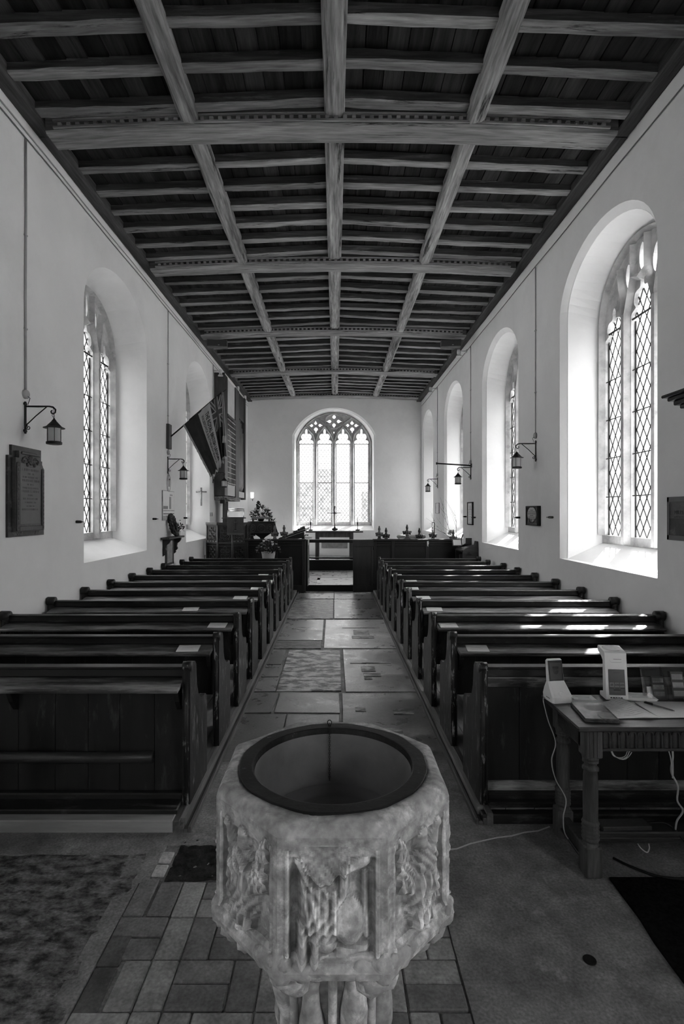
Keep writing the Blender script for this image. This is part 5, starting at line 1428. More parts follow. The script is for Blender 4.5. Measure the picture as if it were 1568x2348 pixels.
b.build('stone_frame', M['slatelt'], t)
b = MB(); b.box(-.25, 0, .18, .25, .013, .315); po = b.build('upper_plate', M['slate'], t)
b = MB(); b.box(-.25, 0, .043, .25, .014, .18, .002); b.build('dark_lower_plate', M['marble'], t)
x = text_mb('MILES', .045, .0008); x.xf(TXT(.135, .0140, .228)); x.build('lettering', M['marble'], po)
b = MB()
for k in range(9): b.box(.19 - k * .02, .013, .186, .19 - k * .02 - random.uniform(.008, .014), .0142, .186 + random.uniform(.010, .018))
b.build('worn_lettering', M['marble'], po)

# ---- wall-hung canopy with cornice at the right edge
t = thing('wall_canopy', 'black moulded cornice of a wooden canopy on the south wall, at the right edge', 'canopy', (2.30, 3.40, 0))
b = MB(); b.box(.0, -1.6, 2.05, XR - 2.302, .0, 2.36, .01); b.build('body', M['black'], t)
b = MB()
for k, (o, z0, z1) in enumerate(((.02, 2.34, 2.375), (.05, 2.375, 2.40), (.075, 2.40, 2.43), (.10, 2.43, 2.455), (.125, 2.455, 2.475))): b.box(-o, -1.6 - o, z0, XR - 2.302, o, z1, .006)
b.build('cornice', M['black'], t)

# ---- shelf, wreath, flowers, pictures on the north wall
yc = 9.03
t = WL('wall_shelf', 'dark wooden bracket shelf holding a wreath on the north wall', 'shelf', yc, 1.25)
b = MB(); b.box(-.43, 0, 0, .43, .15, .030, .004); b.build('shelf_board', M['greywood'], t)
for xx in (.30, -.30):
    b = MB(); b.prism([(0, 0), (.125, 0), (.125, -.03), (.10, -.07), (.06, -.10), (.05, -.15), (.065, -.19), (.05, -.215), (.03, -.225), (.03, -.26), (0, -.285)], 0, xx - .025, xx + .025); b.build('bracket', M['carved'], t)
t = WL('roll_board', 'narrow framed list hanging under the shelf with the wreath', 'notice board', 9.03, .80)
b = MB()
for (x0, z0, x1, z1) in ((-.20, 0, .20, .035), (-.20, .41, .20, .44), (-.20, 0, -.16, .44), (.16, 0, .20, .44)): b.box(x0, 0, z0, x1, .03, z1, .003)
b.build('frame', M['greywood'], t)
b = MB(); b.box(-.16, 0, .035, .16, .018, .41); po = b.build('sheet', M['paperg'], t)
b = MB()
for k in range(15): b.box(-.11, .018, .36 - k * .021, .11 - random.uniform(0, .08), .0192, .366 - k * .021)
b.build('text_lines', M['tile'], po)
t = WL('framed_print', 'pale unframed picture under clear plastic above the wreath', 'picture', 8.98, 1.56)
b = MB(); b.box(-.31, 0, 0, .31, .018, .50, .002); po = b.build('board', M['paperg'], t)
b = MB(); b.box(-.30, .018, .17, .30, .0195, .49); b.box(-.30, .018, .08, .30, .0195, .155); b.build('pale_print', M['paper'], po)
b = MB()
for (x0, z0, x1, z1) in ((-.12, .19, -.02, .40), (.05, .19, .29, .24), (-.2, .42, -.05, .44), (-.29, .10, .29, .12)): b.box(x0, .0195, z0, x1, .0203, z1)
b.build('print_marks', M['tile'], po)
t = WL('mandorla_plaque', 'small pale pointed-oval plaque with a standing figure above the picture', 'plaque', 8.99, 2.19)
b = MB(); b.prism(vesica(0, 0, .085, .155), 1, 0, .018); b.build('oval_panel', M['paper'], t)
b = MB(); b.tube([(p[0], .018, p[1]) for p in vesica(0, 0, .078, .145)], .007, n=6, closed=True); b.tube([(0, .01, .15), (0, .01, .185)], .006, n=6); b.build('rim', M['paperg'], t)
b = MB(); b.box(-.028, .018, -.06, .028, .026, .05, .004); b.ball((0, .022, .065), .015); b.build('figure', M['tile'], t)
t = thing('poppy_wreath', 'dark oval wreath leaning against the wall on the shelf', 'wreath', (XL + .085, 9.05, 1.282), -PI / 2)
b = MB()
n = 26
for i in range(n):
    a = 2 * PI * i / n; q = MB()
    for k in range(3): 
        c = (math.cos(a) * (.115 + .03 * (k - 1)), .0 + random.uniform(-.012, .02), math.sin(a) * (.155 + .03 * (k - 1)))
        q.ball(c, .036, .022, .036, 7, 5, .25)
    b.merge(q)
b.xf(Matrix.Translation((0, -.02, .20)) @ Matrix.Rotation(.30, 4, 'X')); b.build('ring', M['wreath'], t)
b = MB()
for i in range(13):
    a = 2 * PI * i / 13; c = (math.cos(a) * .115, .03, math.sin(a) * .155); q = MB(); q.ball(c, .020, .010, .020, 8, 5, .2); b.merge(q)
b.xf(Matrix.Translation((0, -.02, .20)) @ Matrix.Rotation(.30, 4, 'X')); b.build('poppies', M['petald'], t)['kind'] = 'stuff'

def bouquet(t, cx, cy, z, rx, ry, rz, nl, nf, ms, lsize=.05, fr=(.016, .03), zbias=.0):
    b = MB()
    for i in range(nl):
        a = random.uniform(0, 2 * PI); p = random.uniform(.0, 1) ** .5; h = random.uniform(0, 1)
        c = (cx + rx * p * math.cos(a) * .85, cy + ry * p * math.sin(a) * .85, z + rz * h * (1 - .55 * p))
        b.leaf(c, (math.cos(a) * p, math.sin(a) * p, random.uniform(-.3, .9)), lsize * random.uniform(.6, 1.3), lsize * .28)
    for i in range(10):
        a = random.uniform(0, 2 * PI); p = random.uniform(.3, 1)
        b.tube([(cx, cy, z - .02), (cx + rx * p * .5 * math.cos(a), cy + ry * p * .5 * math.sin(a), z + rz * .5), (cx + rx * p * math.cos(a), cy + ry * p * math.sin(a), z + rz * (1 - .4 * p))], .0025, n=4)
    f = b.build('foliage', M['leaf'], t); f['kind'] = 'stuff'
    for i in range(nf):
        a = 2 * PI * (i * .382 + random.uniform(-.05, .05)); p = math.sqrt((i + .5) / nf)
        c = Vector((cx + rx * p * math.cos(a), cy + ry * p * math.sin(a), z + rz * (zbias + (1 - zbias) * (1 - .75 * p * p)) + random.uniform(-.02, .02)))
        r = random.uniform(*fr); q = MB(); q.ball(c, r * .5, r * .5, r * .45, 7, 5, .1)
        for k in range(7):
            aa = k * 2 * PI / 7; d = Vector((math.cos(aa), math.sin(aa), random.uniform(.1, .7))).normalized()
            q.ball(c + d * r * .62, r * .48, r * .48, r * .36, 6, 4, .15)
        q.build('bloom', random.choice(ms), t)
t = thing('flower_vase', 'small glass vase of pale flowers on the wall shelf', 'vase', (XL + .08, 9.36, 1.281))
b = MB(); b.lathe([(.022, 0), (.026, .01), (.022, .05), (.03, .085)], n=14, capt=False); b.build('glass_vase', M['crystal'], t)
bouquet(t, 0, 0, .09, .08, .10, .17, 40, 7, [M['petal'], M['petald']], .045, (.012, .022))

# ---- flag on its pole
FY = 9.0
t = WL('flag_socket_board', 'upright grey board with a pole socket on the north wall', 'board', 8.97, 2.77)
b = MB(); b.box(-.075, 0, 0, .075, .05, .42, .004); b.build('board', M['greywood'], t)
t = thing('flagpole', 'dark flagpole slanting out from the north wall', 'flagpole', (XL + .05, FY, 2.99))
b = MB(); P0 = Vector((0, 0, 0)); P1 = Vector((-1.852 - (XL + .05), 0, 3.797 - 2.99)); b.tube([P0, P0.lerp(P1, .33), P0.lerp(P1, .34), P0.lerp(P1, .93)], [.012, .012, .020, .020], n=10); b.tube([P0.lerp(P1, .93), P1], [.008, .003], n=8)
b.build('pole', M['iron'], t)
def flagP(s, q):
    A = Vector((-2.559, FY - .022, 3.195)); Bp = Vector((-1.93, FY - .022, 3.725))
    D0 = Vector((.473, 0, -.890)); D1 = Vector((.078, 0, -1.06))
    p = A.lerp(Bp, s) + D0.lerp(D1, s) * q
    k = max(0, (s - .62) / .38)
    amp = .012 + .055 * k
    p.y += (amp * math.sin(s * 34 + 1.5 * q) * (.25 + .75 * q)) - .02 * q + .015 * math.sin(q * 5 + s * 6)
    p.x += .022 * k * math.sin(s * 34 + 1.2) * q
    if q > .9: p.z += .02 * math.sin(s * 30) * (q - .9) * 10
    return p
t = thing('regimental_flag', 'dark fringed flag with a pale lettered band hanging from the slanting pole', 'flag', (-2.2, FY, 3.3))
ni, nj = 130, 150
def fmat(s, q):
    if s < .355 or (s > .685 and q > .50): return 0
    if s <= .685: return 1
    x = (q - .0) / .50; y = (s - .685) / .315              # union in the canton
    d1 = abs((y - .5) - (x - .5)); d2 = abs((y - .5) + (x - .5))
    if abs(y - .5) < .10 or abs(x - .5) < .07: return 2
    if abs(y - .5) < .17 or abs(x - .5) < .12: return 3
    if min(d1, d2) < .05: return 2
    if min(d1, d2) < .13: return 3
    return 0
b = MB(); off = Vector(t.location)
vs = [flagP(i / ni, j / nj) - off for j in range(nj + 1) for i in range(ni + 1)]
b.smooth = True; b.add(vs, [(j * (ni + 1) + i, j * (ni + 1) + i + 1, (j + 1) * (ni + 1) + i + 1, (j + 1) * (ni + 1) + i) for j in range(nj) for i in range(ni)])
b.mi = [fmat((i + .5) / ni, (j + .5) / nj) for j in range(nj) for i in range(ni)]
fo = b.build('cloth', [M['clothdark'], M['clothgold'], M['clothmid'], M['clothwhite']], t, fix=False)
sm = fo.modifiers.new('thickness', 'SOLIDIFY'); sm.thickness = .002
for body, s0, s1, q0, q1, bo in (('THE ROYAL BRITISH LEGION', .505, .615, .10, .92, .02), ('WALBERSWICK & BLYTHBURGH BRANCH', .40, .475, .09, .92, .015)):
    x = text_mb(body, 1.0, 0.0, bold=bo)
    xs = [v[0] for v in x.v]; ys = [v[1] for v in x.v]; xa, xb, ya, yb = min(xs), max(xs), min(ys), max(ys)
    out = []
    for v in x.v:
        q = q0 + (q1 - q0) * (v[0] - xa) / (xb - xa); s = s0 + (s1 - s0) * (v[1] - ya) / (yb - ya)
        p = flagP(s, q); p.y -= .006; out.append(tuple(p - off))
    x.v = out; x.build('lettering', M['ink'], fo, fix=False)
b = MB(); vs = []; n = 60
for i in range(n + 1):
    q = i / n; p = flagP(0, q); d = Vector((-.030, 0, -.012)); vs += [p - off, p + d * (1 + random.uniform(-.12, .12)) - off]
b.add(vs, [(2 * i, 2 * i + 1, 2 * i + 3, 2 * i + 2) for i in range(n)])
vs = []
for i in range(n + 1):
    p = flagP(i / n, 1.0); d = Vector((.004, 0, -.040)); vs += [p - off, p + d * (1 + random.uniform(-.12, .12)) - off]
b.add(vs, [(2 * i, 2 * i + 1, 2 * i + 3, 2 * i + 2) for i in range(n)])
o = b.build('fringe', M['fringe'], t, fix=False); o.modifiers.new('thickness', 'SOLIDIFY').thickness = .004
b = MB()
for dx in (0, .03): b.tube([Vector((-1.92 + dx * .6, FY - .03, 3.74)) - off, Vector((-1.90 + dx, FY - .08, 3.40)) - off, Vector((-1.885 + dx, FY - .08, 2.98)) - off], .006, n=6); b.tube([Vector((-1.885 + dx, FY - .08, 2.99)) - off, Vector((-1.885 + dx, FY - .08, 2.96)) - off, Vector((-1.885 + dx, FY - .08, 2.87)) - off], [.012, .016, .020], n=8)
b.build('tasselled_cord', M['fringe'], t)

# ---- crucifix in the north recess
t = thing('crucifix', 'small crucifix on the side of the north window recess', 'crucifix', (XL - .16, 11.86, 2.05), 0)
b = MB(); b.box(-.018, -.012, -.21, .018, .012, .20, .003); b.box(-.12, -.012, .085, .12, .012, .12, .003); b.build('cross', M['tile'], t)
b = MB(); b.tube([(0, -.025, .11), (0, -.028, .0), (.012, -.026, -.13)], [.022, .018, .010], n=8); b.ball((0, -.028, .145), .018); b.tube([(-.11, -.02, .115), (-.02, -.026, .09), (.02, -.026, .09), (.11, -.02, .115)], [.006, .009, .009, .006], n=6); b.build('figure', M['paperg'], t)

# ---- organ
t = thing('organ_case', 'tall dark organ case with pipes and a pale grille on the north chancel wall', 'organ', (-2.59, 12.40, 0))
def OB(nm, y0, y1, z0, z1, m, xa=-.25, xb=0.0, c=.006, par=None):
    b = MB(); b.box(xa, y0 - 12.40, z0, xb, y1 - 12.40, z1, c); return b.build(nm, m, par or t)
OB('side_panel', 12.40, 12.425, 2.08, 4.98, M['greywood'])
OB('corner_post', 12.425, 12.74, 2.08, 4.95, M['black'], -.03, 0)
OB('mid_post', 13.77, 14.25, 2.05, 4.95, M['greywood'], -.25, 0)
OB('end_post', 15.18, 15.35, 2.05, 4.98, M['greywood'], -.25, .0)
OB('upper_panel', 12.74, 13.77, 4.06, 4.95, M['cream'], -.06, -.03)
OB('top_rail', 12.74, 13.77, 4.02, 4.08, M['carved'], -.03, .01)
OB('recess_back', 12.43, 15.2, 2.08, 4.95, M['black'], -.255, -.20)
OB('lower_panel', 12.74, 13.77, 2.10, 2.38, M['cream'], -.05, -.02)
OB('sill_panel', 14.25, 15.18, 2.10, 2.26, M['cream'], -.10, -.02)
OB('dark_recess_top', 14.25, 15.18, 4.25, 4.95, M['black'], -.12, -.02)
b = MB()
for k in range(7): b.box(-.02, .36 + k * .16, 2.36, -.008, .372 + k * .16, 4.05)
for k in range(13): b.box(-.016, .34, 2.40 + k * .13, -.004, 1.37, 2.412 + k * .13)
b.build('grille', M['grille'], t)
for k in range(6):
    b = MB(); r = .07; b.smooth = True; b.lathe([(.02, 2.26), (r, 2.40), (r, 4.3 - .12 * abs(k - 2))], -.10, 14.33 - 12.40 + k * .155, 16); b.build('organ_pipe', M['pipe'], t)
for k in range(8):
    b = MB(); b.lathe([(.012, 2.39), (.038, 2.48), (.038, 3.7 + .06 * (k % 3))], -.13, .42 + k * .125, 12); b.build('organ_pipe', M['pipe'], t)
b = MB(); b.box(-.25, .0, 2.03, .04, 1.9, 2.07, .006); b.box(-.25, .02, 1.98, .02, 1.88, 2.03, .006); b.build('ledge', M['beam_y'], t)
b = MB(); b.box(.02 - .14, .02, 1.90, .0, .10, 2.0, .01); b.build('ledge_corbel', M['iron'], t)
t = thing('grey_curtain', 'narrow grey pleated curtain hanging under the organ ledge', 'curtain', (-2.66, 12.55, 1.13))
b = MB(); n = 44; vs = []
for i in range(n + 1):
    x = i / n * .55; y = .02 * math.sin(i * 1.25); vs += [(y, x, 0), (y * .8, x, .83)]
b.smooth = True; b.add(vs, [(2 * i, 2 * i + 2, 2 * i + 3, 2 * i + 1) for i in range(n)]); o = b.build('cloth', M['greywood'], t, fix=False); o.modifiers.new('thickness', 'SOLIDIFY').thickness = .006
# candle lamp on the east wall
t = thing('wall_sconce', 'lit wall lamp with a bright glass on a curved bracket by the organ', 'lamp', (-2.66, YE, 2.16), PI)
b = MB(); b.tube([(0, 0, .0), (0, .08, -.06), (0, .17, -.10), (0, .24, -.07), (0, .25, -.02)], .008, n=7); b.tube(spiral(.06, .0, .03, .01, 0, 1.3), .006, n=6); b.build('bracket', M['tile'], t)
b = MB(); b.smooth = True; b.lathe([(.02, -.02), (.052, .0), (.055, .17)], 0, .25, 16); b.build('glass_shade', M['flame'], t)
for i, (x, z) in enumerate(((-2.846, 1.64), (-2.846, 1.64))):
    s = thing('light_switch', ['left of two small switches on the north wall pier', 'right of two small switches on the north wall pier'][i], 'switch', (XL, 12.02 + i * .17, 1.60), -PI / 2)
    b = MB(); b.box(-.03, 0, 0, .03, .012, .09, .003); b.build('plate', M['paperg'], s)
    b = MB(); b.box(-.008, .012, .03, .008, .018, .06, .002); b.build('rocker', M['tile'], s)

# ---- loudspeakers and spotlights
def speaker(x, y, z, rz, lab):
    t = thing('loudspeaker', lab, 'speaker', (x, y, z), rz, 'loudspeakers on the third tie beam')
    b = MB(); b.box(-.20, -.06, -.07, .20, .10, .07, .006); b.build('cabinet', M['greywood'], t)
    b = MB(); b.box(-.185, -.066, -.06, .185, -.06, .06, .003); b.build('grille_cloth', M['speaker'], t)
    b = MB(); b.box(.02, -.069, -.045, .05, -.066, -.035, .001); b.build('badge', M['conduit'], t)
    b = MB(); b.box(-.02, .08, .05, .02, .12, .09); b.tube([(0, .1, .07), (0, .14, .12)], .012, n=6); b.build('mount', M['iron'], t)
speaker(-2.37, 10.62, 5.085, .12, 'grey loudspeaker at the left end of the third tie beam'); speaker(2.33, 10.62, 5.085, -.12, 'grey loudspeaker at the right end of the third tie beam')
def spot(fn, y, z, lab, group='small spotlights under the wall plates'):
    t = fn('spotlight', lab, 'spotlight', y, z, group)
    b = MB(); b.box(-.03, 0, -.03, .03, .02, .03, .004); b.tube([(0, .01, 0), (0, .13, .0)], .010, n=8); b.build('mount', M['whitebox'], t)
    b = MB(); b.lathe([(.035, .03), (.04, .0), (.042, -.05), (.03, -.065), (.062, -.11), (.062, -.122)], 0, .17, 14); b.build('lamp_head', M['whitebox'], t)
spot(WL, 12.34, 5.0, 'small white spotlight at the top of the organ case'); spot(WL, 14.55, 5.13, 'second small spotlight above the organ pipes'); spot(WL, 15.7, 5.13, 'third small spotlight beyond the organ pipes')
spot(WR, 11.25, 5.13, 'white spotlight on the south wall below the loudspeaker'); spot(WR, 14.6, 5.12, 'small spotlight high on the south wall near the east end')
# ------------------------------------------------------------------ chancel: pulpit, lectern, screens, stalls, altar
def tracery_panel(mb, p0, p1, z0, z1, off):
    """carved quatrefoil tracery on a panel from plan point p0 to p1"""
    p0 = Vector(p0); p1 = Vector(p1); d = p1 - p0; L = d.length; d.normalize(); n = Vector((d.y, -d.x))
    if n.y > 0: n = -n
    def W(u, z): 
        q = p0 + d * (u * L) + n * off; return (q.x, q.y, z)
    H = z1 - z0; r = min(L * .16, H * .12)
    for (cu, cz) in ((.5, .80), (.32, .62), (.68, .62), (.5, .44), (.32, .26), (.68, .26), (.5, .12)):
        mb.tube([W(cu + r / L * math.cos(a), z0 + H * cz + r * math.sin(a)) for a in [k * PI / 6 for k in range(12)]], .007, n=5, closed=True)
        mb.ball(W(cu, z0 + H * cz), .011, nu=6, nv=4)
    mb.tube([W(.04, z0 + .01), W(.04, z1 - .01), W(.96, z1 - .01), W(.96, z0 + .01)], .009, n=5, closed=True)
    for k in range(6):
        mb.ball(W(.12 + k * .15, z0 + .03), .012, nu=6, nv=4)
t = thing('pulpit', 'dark carved oak pulpit with traceried panels by the north wall', 'pulpit', (-2.34, 11.5, 0))
PL = [(-2.80, 11.55), (-2.505, 11.27), (-2.19, 11.27), (-1.93, 11.50), (-1.93, 11.95)]
L = [(p[0] + 2.34, p[1] - 11.5) for p in PL]
for a, b_ in zip(L[:-1], L[1:]):
    m = MB(); dx, dy = b_[0] - a[0], b_[1] - a[1]; l = math.hypot(dx, dy); nx, ny = -dy / l * .03, dx / l * .03
    m.prism([a, b_, (b_[0] + nx, b_[1] + ny), (a[0] + nx, a[1] + ny)], 2, .10, 1.44); po = m.build('panel', M['carved'], t)
    m = MB(); tracery_panel(m, a, b_, 1.09, 1.41, .006); tracery_panel(m, a, b_, .68, .98, .006); tracery_panel(m, a, b_, .2, .62, .006); m.build('carved_tracery', M['oak'], po)
for p in L:
    m = MB(); m.tube([(p[0], p[1] - .005, .05), (p[0], p[1] - .005, 1.44)], .022, n=8); m.lathe([(.03, .05), (.035, .12), (.022, .16)], p[0], p[1], 8); m.build('corner_shaft', M['carved'], t)
for nm, z0, z1, o in (('cornice', 1.43, 1.475, .035), ('cornice_bead', 1.41, 1.43, .018), ('middle_rail', 1.02, 1.05, .022), ('plinth', .08, .13, .03)):
    m = MB()
    for a, b_ in zip(L[:-1], L[1:]):
        dx, dy = b_[0] - a[0], b_[1] - a[1]; l = math.hypot(dx, dy); nx, ny = dy / l * o, -dx / l * o
        m.prism([(a[0] - dx * .02 + nx, a[1] - dy * .02 + ny), (b_[0] + dx * .02 + nx, b_[1] + dy * .02 + ny), (b_[0] - nx * .3, b_[1] - ny * .3), (a[0] - nx * .3, a[1] - ny * .3)], 2, z0, z1)
    m.build(nm, M['oak'], t)
for a, b_ in (((L[0]), (L[1])), (L[2], L[3])):
    m = MB()
    for k in range(4):
        f0 = (k + .18) / 4; f1 = (k + .82) / 4; dx, dy = b_[0] - a[0], b_[1] - a[1]; l = math.hypot(dx, dy); nx, ny = dy / l * .012, -dx / l * .012
        m.add([(a[0] + dx * f0 + nx, a[1] + dy * f0 + ny, 1.055), (a[0] + dx * f1 + nx, a[1] + dy * f1 + ny, 1.055), (a[0] + dx * f1 + nx, a[1] + dy * f1 + ny, 1.085), (a[0] + dx * f0 + nx, a[1] + dy * f0 + ny, 1.085)], [(0, 1, 2, 3)])
    m.build('string_course', M['slatelt'], t, fix=False)
# reading desk on the pulpit
m = MB(); m.prism([(-.38, 1.66), (-.30, 1.57), (.02, 1.57), (.10, 1.66)], 0, .06, .40); 
m = MB(); m.box(.06, -.33, 1.555, .41, -.05, 1.585, .005); m.tube([(.10, -.2, 1.44), (.10, -.2, 1.56)], .02, n=8); m.tube([(.36, -.2, 1.44), (.36, -.2, 1.56)], .02, n=8); m.box(-.08, -.24, 1.56, .06, -.1, 1.575, .003)
m.build('reading_desk', M['oak'], t)
m = MB(); m.tube([(.07, -.32, 1.58), (.062, -.30, 1.66), (.075, -.26, 1.745)], .008, n=6); m.tube([(.40, -.32, 1.58), (.408, -.30, 1.66), (.395, -.26, 1.745)], .008, n=6)
m.tube([(.06, -.26, 1.725), (.41, -.26, 1.725)], .012, n=8); m.tube([(.065, -.20, 1.765), (.40, -.20, 1.765)], .012, n=8); m.build('brass_rail', M['brass'], t)
t = thing('pulpit_fall', 'grey cloth fall with an embroidered cross hanging from the pulpit desk', 'hanging', (-2.105, 11.15, 1.25))
m = MB(); m.box(-.175, -.003, 0, .175, .003, .34, .002); m.box(-.175, -.003, .335, .175, .18, .341, .002); po = m.build('cloth', M['fall'], t)
m = MB(); m.box(-.175, -.005, -.03, .175, .003, .002); m.build('fringe', M['greywood'], t)
m = MB(); m.box(-.007, -.006, .07, .007, -.003, .30); m.box(-.045, -.006, .215, .045, -.003, .229)
for k in range(8):
    a = k * PI / 4 + .39; m.add([(.02 * math.cos(a), -.0045, .222 + .02 * math.sin(a)), (.055 * math.cos(a + .05), -.0045, .222 + .055 * math.sin(a + .05)), (.055 * math.cos(a - .05), -.0045, .222 + .055 * math.sin(a - .05))], [(0, 1, 2)])
m.prism([(-.05, .04), (.05, .04), (.035, .06), (.012, .085), (-.012, .085), (-.035, .06)], 1, -.006, -.003)
m.build('embroidered_cross', M['ink'], po)
m = MB(); m.box(-.034, -.0065, .227, .034, -.0058, .233); m.box(-.02, -.0065, .05, .0, -.0058, .06); m.box(.008, -.0065, .05, .028, -.0058, .06); m.build('gold_thread', M['tile'], po)

# carved box lectern with flowers
t = thing('lectern', 'dark carved box lectern on a tapering post in the chancel', 'lectern', (-1.68, 12.2, .131))
m = MB(); m.box(-.295, -.16, 1.075, .295, .16, 1.335, .008); m.build('desk_box', M['carved'], t)
m = MB()
for cx in (-.19, 0, .19):
    m.tube([(cx + (.055 if cx else .09) * math.cos(a), -.163, 1.20 + .085 * math.sin(a)) for a in [k * PI / 8 for k in range(16)]], .007, n=5, closed=True)
    for k in range(6): m.ball((cx + .03 * math.cos(k * PI / 3), -.163, 1.20 + .045 * math.sin(k * PI / 3)), .014, .007, .016, 6, 4)
m.tube([(-.285, -.162, 1.09), (.285, -.162, 1.09), (.285, -.162, 1.32), (-.285, -.162, 1.32)], .008, n=5, closed=True); m.build('carved_front', M['oak'], t)
m = MB(); m.box(-.31, -.18, 1.335, .31, .18, 1.352, .004); m.build('desk_top', M['oak'], t)
m = MB(); m.prism([(-.20, 1.075), (.20, 1.075), (.13, 1.03), (.06, .985), (.038, .95), (.034, .1), (-.034, .1), (-.038, .95), (-.06, .985), (-.13, 1.03)], 1, -.04, .04); m.box(-.2, -.2, 0, .2, .2, .06, .01); m.box(-.12, -.12, .06, .12, .12, .12, .01); m.build('post', M['carved'], t)
m = MB(); m.prism([(.285, 1.335), (.305, 1.335), (.385, 1.075), (.30, 1.06)], 1, -.17, -.14); m.build('side_bracket', M['carved'], t)
m = MB(); m.prism([(-.335, .95), (-.30, 1.3), (-.295, 1.3), (-.295, .95)], 1, -.16, -.12); m.build('side_bracket', M['carved'], t)
t = thing('large_book', 'large closed book resting across the lectern top', 'book', (-1.69, 12.06, 1.545))
m = MB(); m.box(-.215, -.03, 0, .215, .10, .045, .006); m.build('cover', M['greywood'], t)
m = MB(); m.box(-.205, -.034, .005, .205, -.028, .040, .002); m.build('page_edge', M['tile'], t)
m = MB(); m.box(-.2, -.02, -.062, -.17, .09, 0); m.box(.17, -.02, -.062, .2, .09, 0); m.build('rest', M['carved'], t)
t = thing('flower_arrangement', 'arrangement of pale flowers behind the book on the lectern', 'flowers', (-1.72, 12.27, 1.484))
m = MB(); m.lathe([(.05, 0), (.07, .03), (.075, .08)], n=14); m.build('bowl', M['iron'], t)
bouquet(t, 0, 0, .05, .26, .10, .32, 160, 17, [M['petal'], M['petal'], M['petald']], .075, (.028, .05))
m = MB()
for k in range(14): m.ball((-.06 + random.uniform(-.035, .035), -.02 + random.uniform(-.03, .03), .30 + k * .012), .022, nu=7, nv=5, jit=.2)
m.build('dark_flower_spike', M['wreath'], t)
t = thing('brass_stand', 'small dark animal-shaped candle stand at the end of the lectern top', 'ornament', (-1.43, 12.10, 1.484))
m = MB(); m.tube([(-.05, 0, .01), (-.02, 0, .03), (.02, 0, .03), (.05, 0, .06), (.06, 0, .075)], [.008, .012, .012, .008, .004], n=7); m.tube([(-.03, 0, .03), (-.03, 0, 0)], .005, n=5); m.tube([(.02, 0, .03), (.02, 0, 0)], .005, n=5); m.build('figure', M['iron'], t)

# dado screens either side of the chancel step
def screen(name, lab, x0, x1, stiles):
    t = thing(name, lab, 'screen', (x0, 11.10, 0))
    b = MB(); b.box(0, .015, 0, x1 - x0, .05, 1.09, .004); b.build('panelling', M['black'], t)
    b = MB(); b.box(-.01, -.015, 1.085, x1 - x0 + .01, .075, 1.13, .008); b.box(0, -.005, 1.04, x1 - x0, .02, 1.06, .004); b.box(0, -.008, .99, x1 - x0, .02, 1.005, .004); b.build('top_rail', M['choir'], t)
    for s in stiles:
        b = MB(); b.box(s - x0 - .035, -.012, 0, s - x0 + .035, .02, 1.085, .006); b.build('stile', M['choir'], t)
    b = MB(); b.box(0, -.01, 0, x1 - x0, .02, .16, .006); b.build('plinth', M['choir'], t)
    return t
screen('choir_screen', 'black panelled screen left of the chancel step, behind the flower pot', -1.90, -.62, (-1.86, -1.25, -.66))
screen('choir_screen', 'long black panelled screen right of the chancel step', .80, 2.62, (.84, 1.22, 1.94, 2.58))
m = MB(); m.prism([(-.01, 1.06), (.02, 1.075), (.03, 1.02), (.015, .99), (.02, .955), (.0, .96)], 1, -.012, -.004)
tag(m.build('paper_tag', M['paper'], None, (1.94, 11.085, .02)), 'small white paper tag on the right hand screen', 'tag')
t = thing('chancel_gate', 'narrow dark gate standing half open at the right of the chancel step', 'gate', (.80, 11.06, .0), PI + .16)
b = MB(); b.box(0, -.02, .03, .43, .02, 1.12, .006); b.build('leaf', M['choir'], t)
b = MB(); b.box(0, .02, .98, .43, .03, 1.12, .004); b.box(0, .02, .03, .43, .03, .17, .004); b.box(0, .02, .17, .05, .03, .98, .004); b.box(.38, .02, .17, .43, .03, .98, .004); b.build('leaf_frame', M['choir'], t)
for z in (.2, .95):
    b = MB(); b.tube([(.0, .03, z - .04), (.0, .03, z + .04)], .010, n=8); b.build('hinge', M['iron'], t)
t = thing('chancel_gate', 'dark gate folded back along the left side of the chancel opening', 'gate', (-.60, 11.16, .131), PI / 2)
b = MB(); b.box(0, -.02, .0, .55, .02, .98, .006); b.build('leaf', M['choir'], t)
b = MB(); b.box(0, -.03, .85, .55, -.02, .98, .004); b.box(0, -.03, .0, .55, -.02, .13, .004); b.box(0, -.03, .13, .05, -.02, .85, .004); b.box(.50, -.03, .13, .55, -.02, .85, .004); b.build('leaf_frame', M['sillwood'], t)
# choir desks behind the left screen
t = thing('choir_desk', 'dark choir desk with a sloping top at the left of the chancel', 'desk', (-1.12, 12.0, .131))
b = MB(); b.prism([(-.1, .95), (.42, 1.12), (.42, 1.0), (.42, 0), (.38, 0), (.38, .98), (-.1, .88)], 1, 0, .04); b.build('desk_end', M['choir'], t)
b = MB(); b.prism([(-.16, .975), (.45, 1.175), (.45, 1.135), (-.16, .935)], 1, -.02, 1.9); b.build('sloping_top', M['choir'], t)
b = MB(); b.box(.36, 0, 0, .42, 1.9, 1.0, .006); b.build('desk_front', M['choir'], t)
for k, (x, y, z, lab) in enumerate(((-.90, 12.05, 1.245, 'dark prayer book lying low on the sloping choir desk'), (-.80, 12.05, 1.285, 'second dark prayer book, higher on the sloping choir desk'), (-.74, 12.2, 1.305, 'topmost rounded dark prayer book on the choir desk'))):
    b = MB(); b.box(-.05, -.07, -.01, .05, .07, .03 + .012 * k, .008); tag(b.build('prayer_book', M['speaker'], None, (x, y, z), rot=(0, -.32, .1 * k)), lab, 'book')
b = MB(); b.box(-.09, -.07, 0, .09, .07, .006, .001); tag(b.build('music_sheet', M['paper'], None, (-1.14, 12.03, 1.155), rot=(0, -.32, 0)), 'white sheet of music on the lower edge of the choir desk', 'paper')
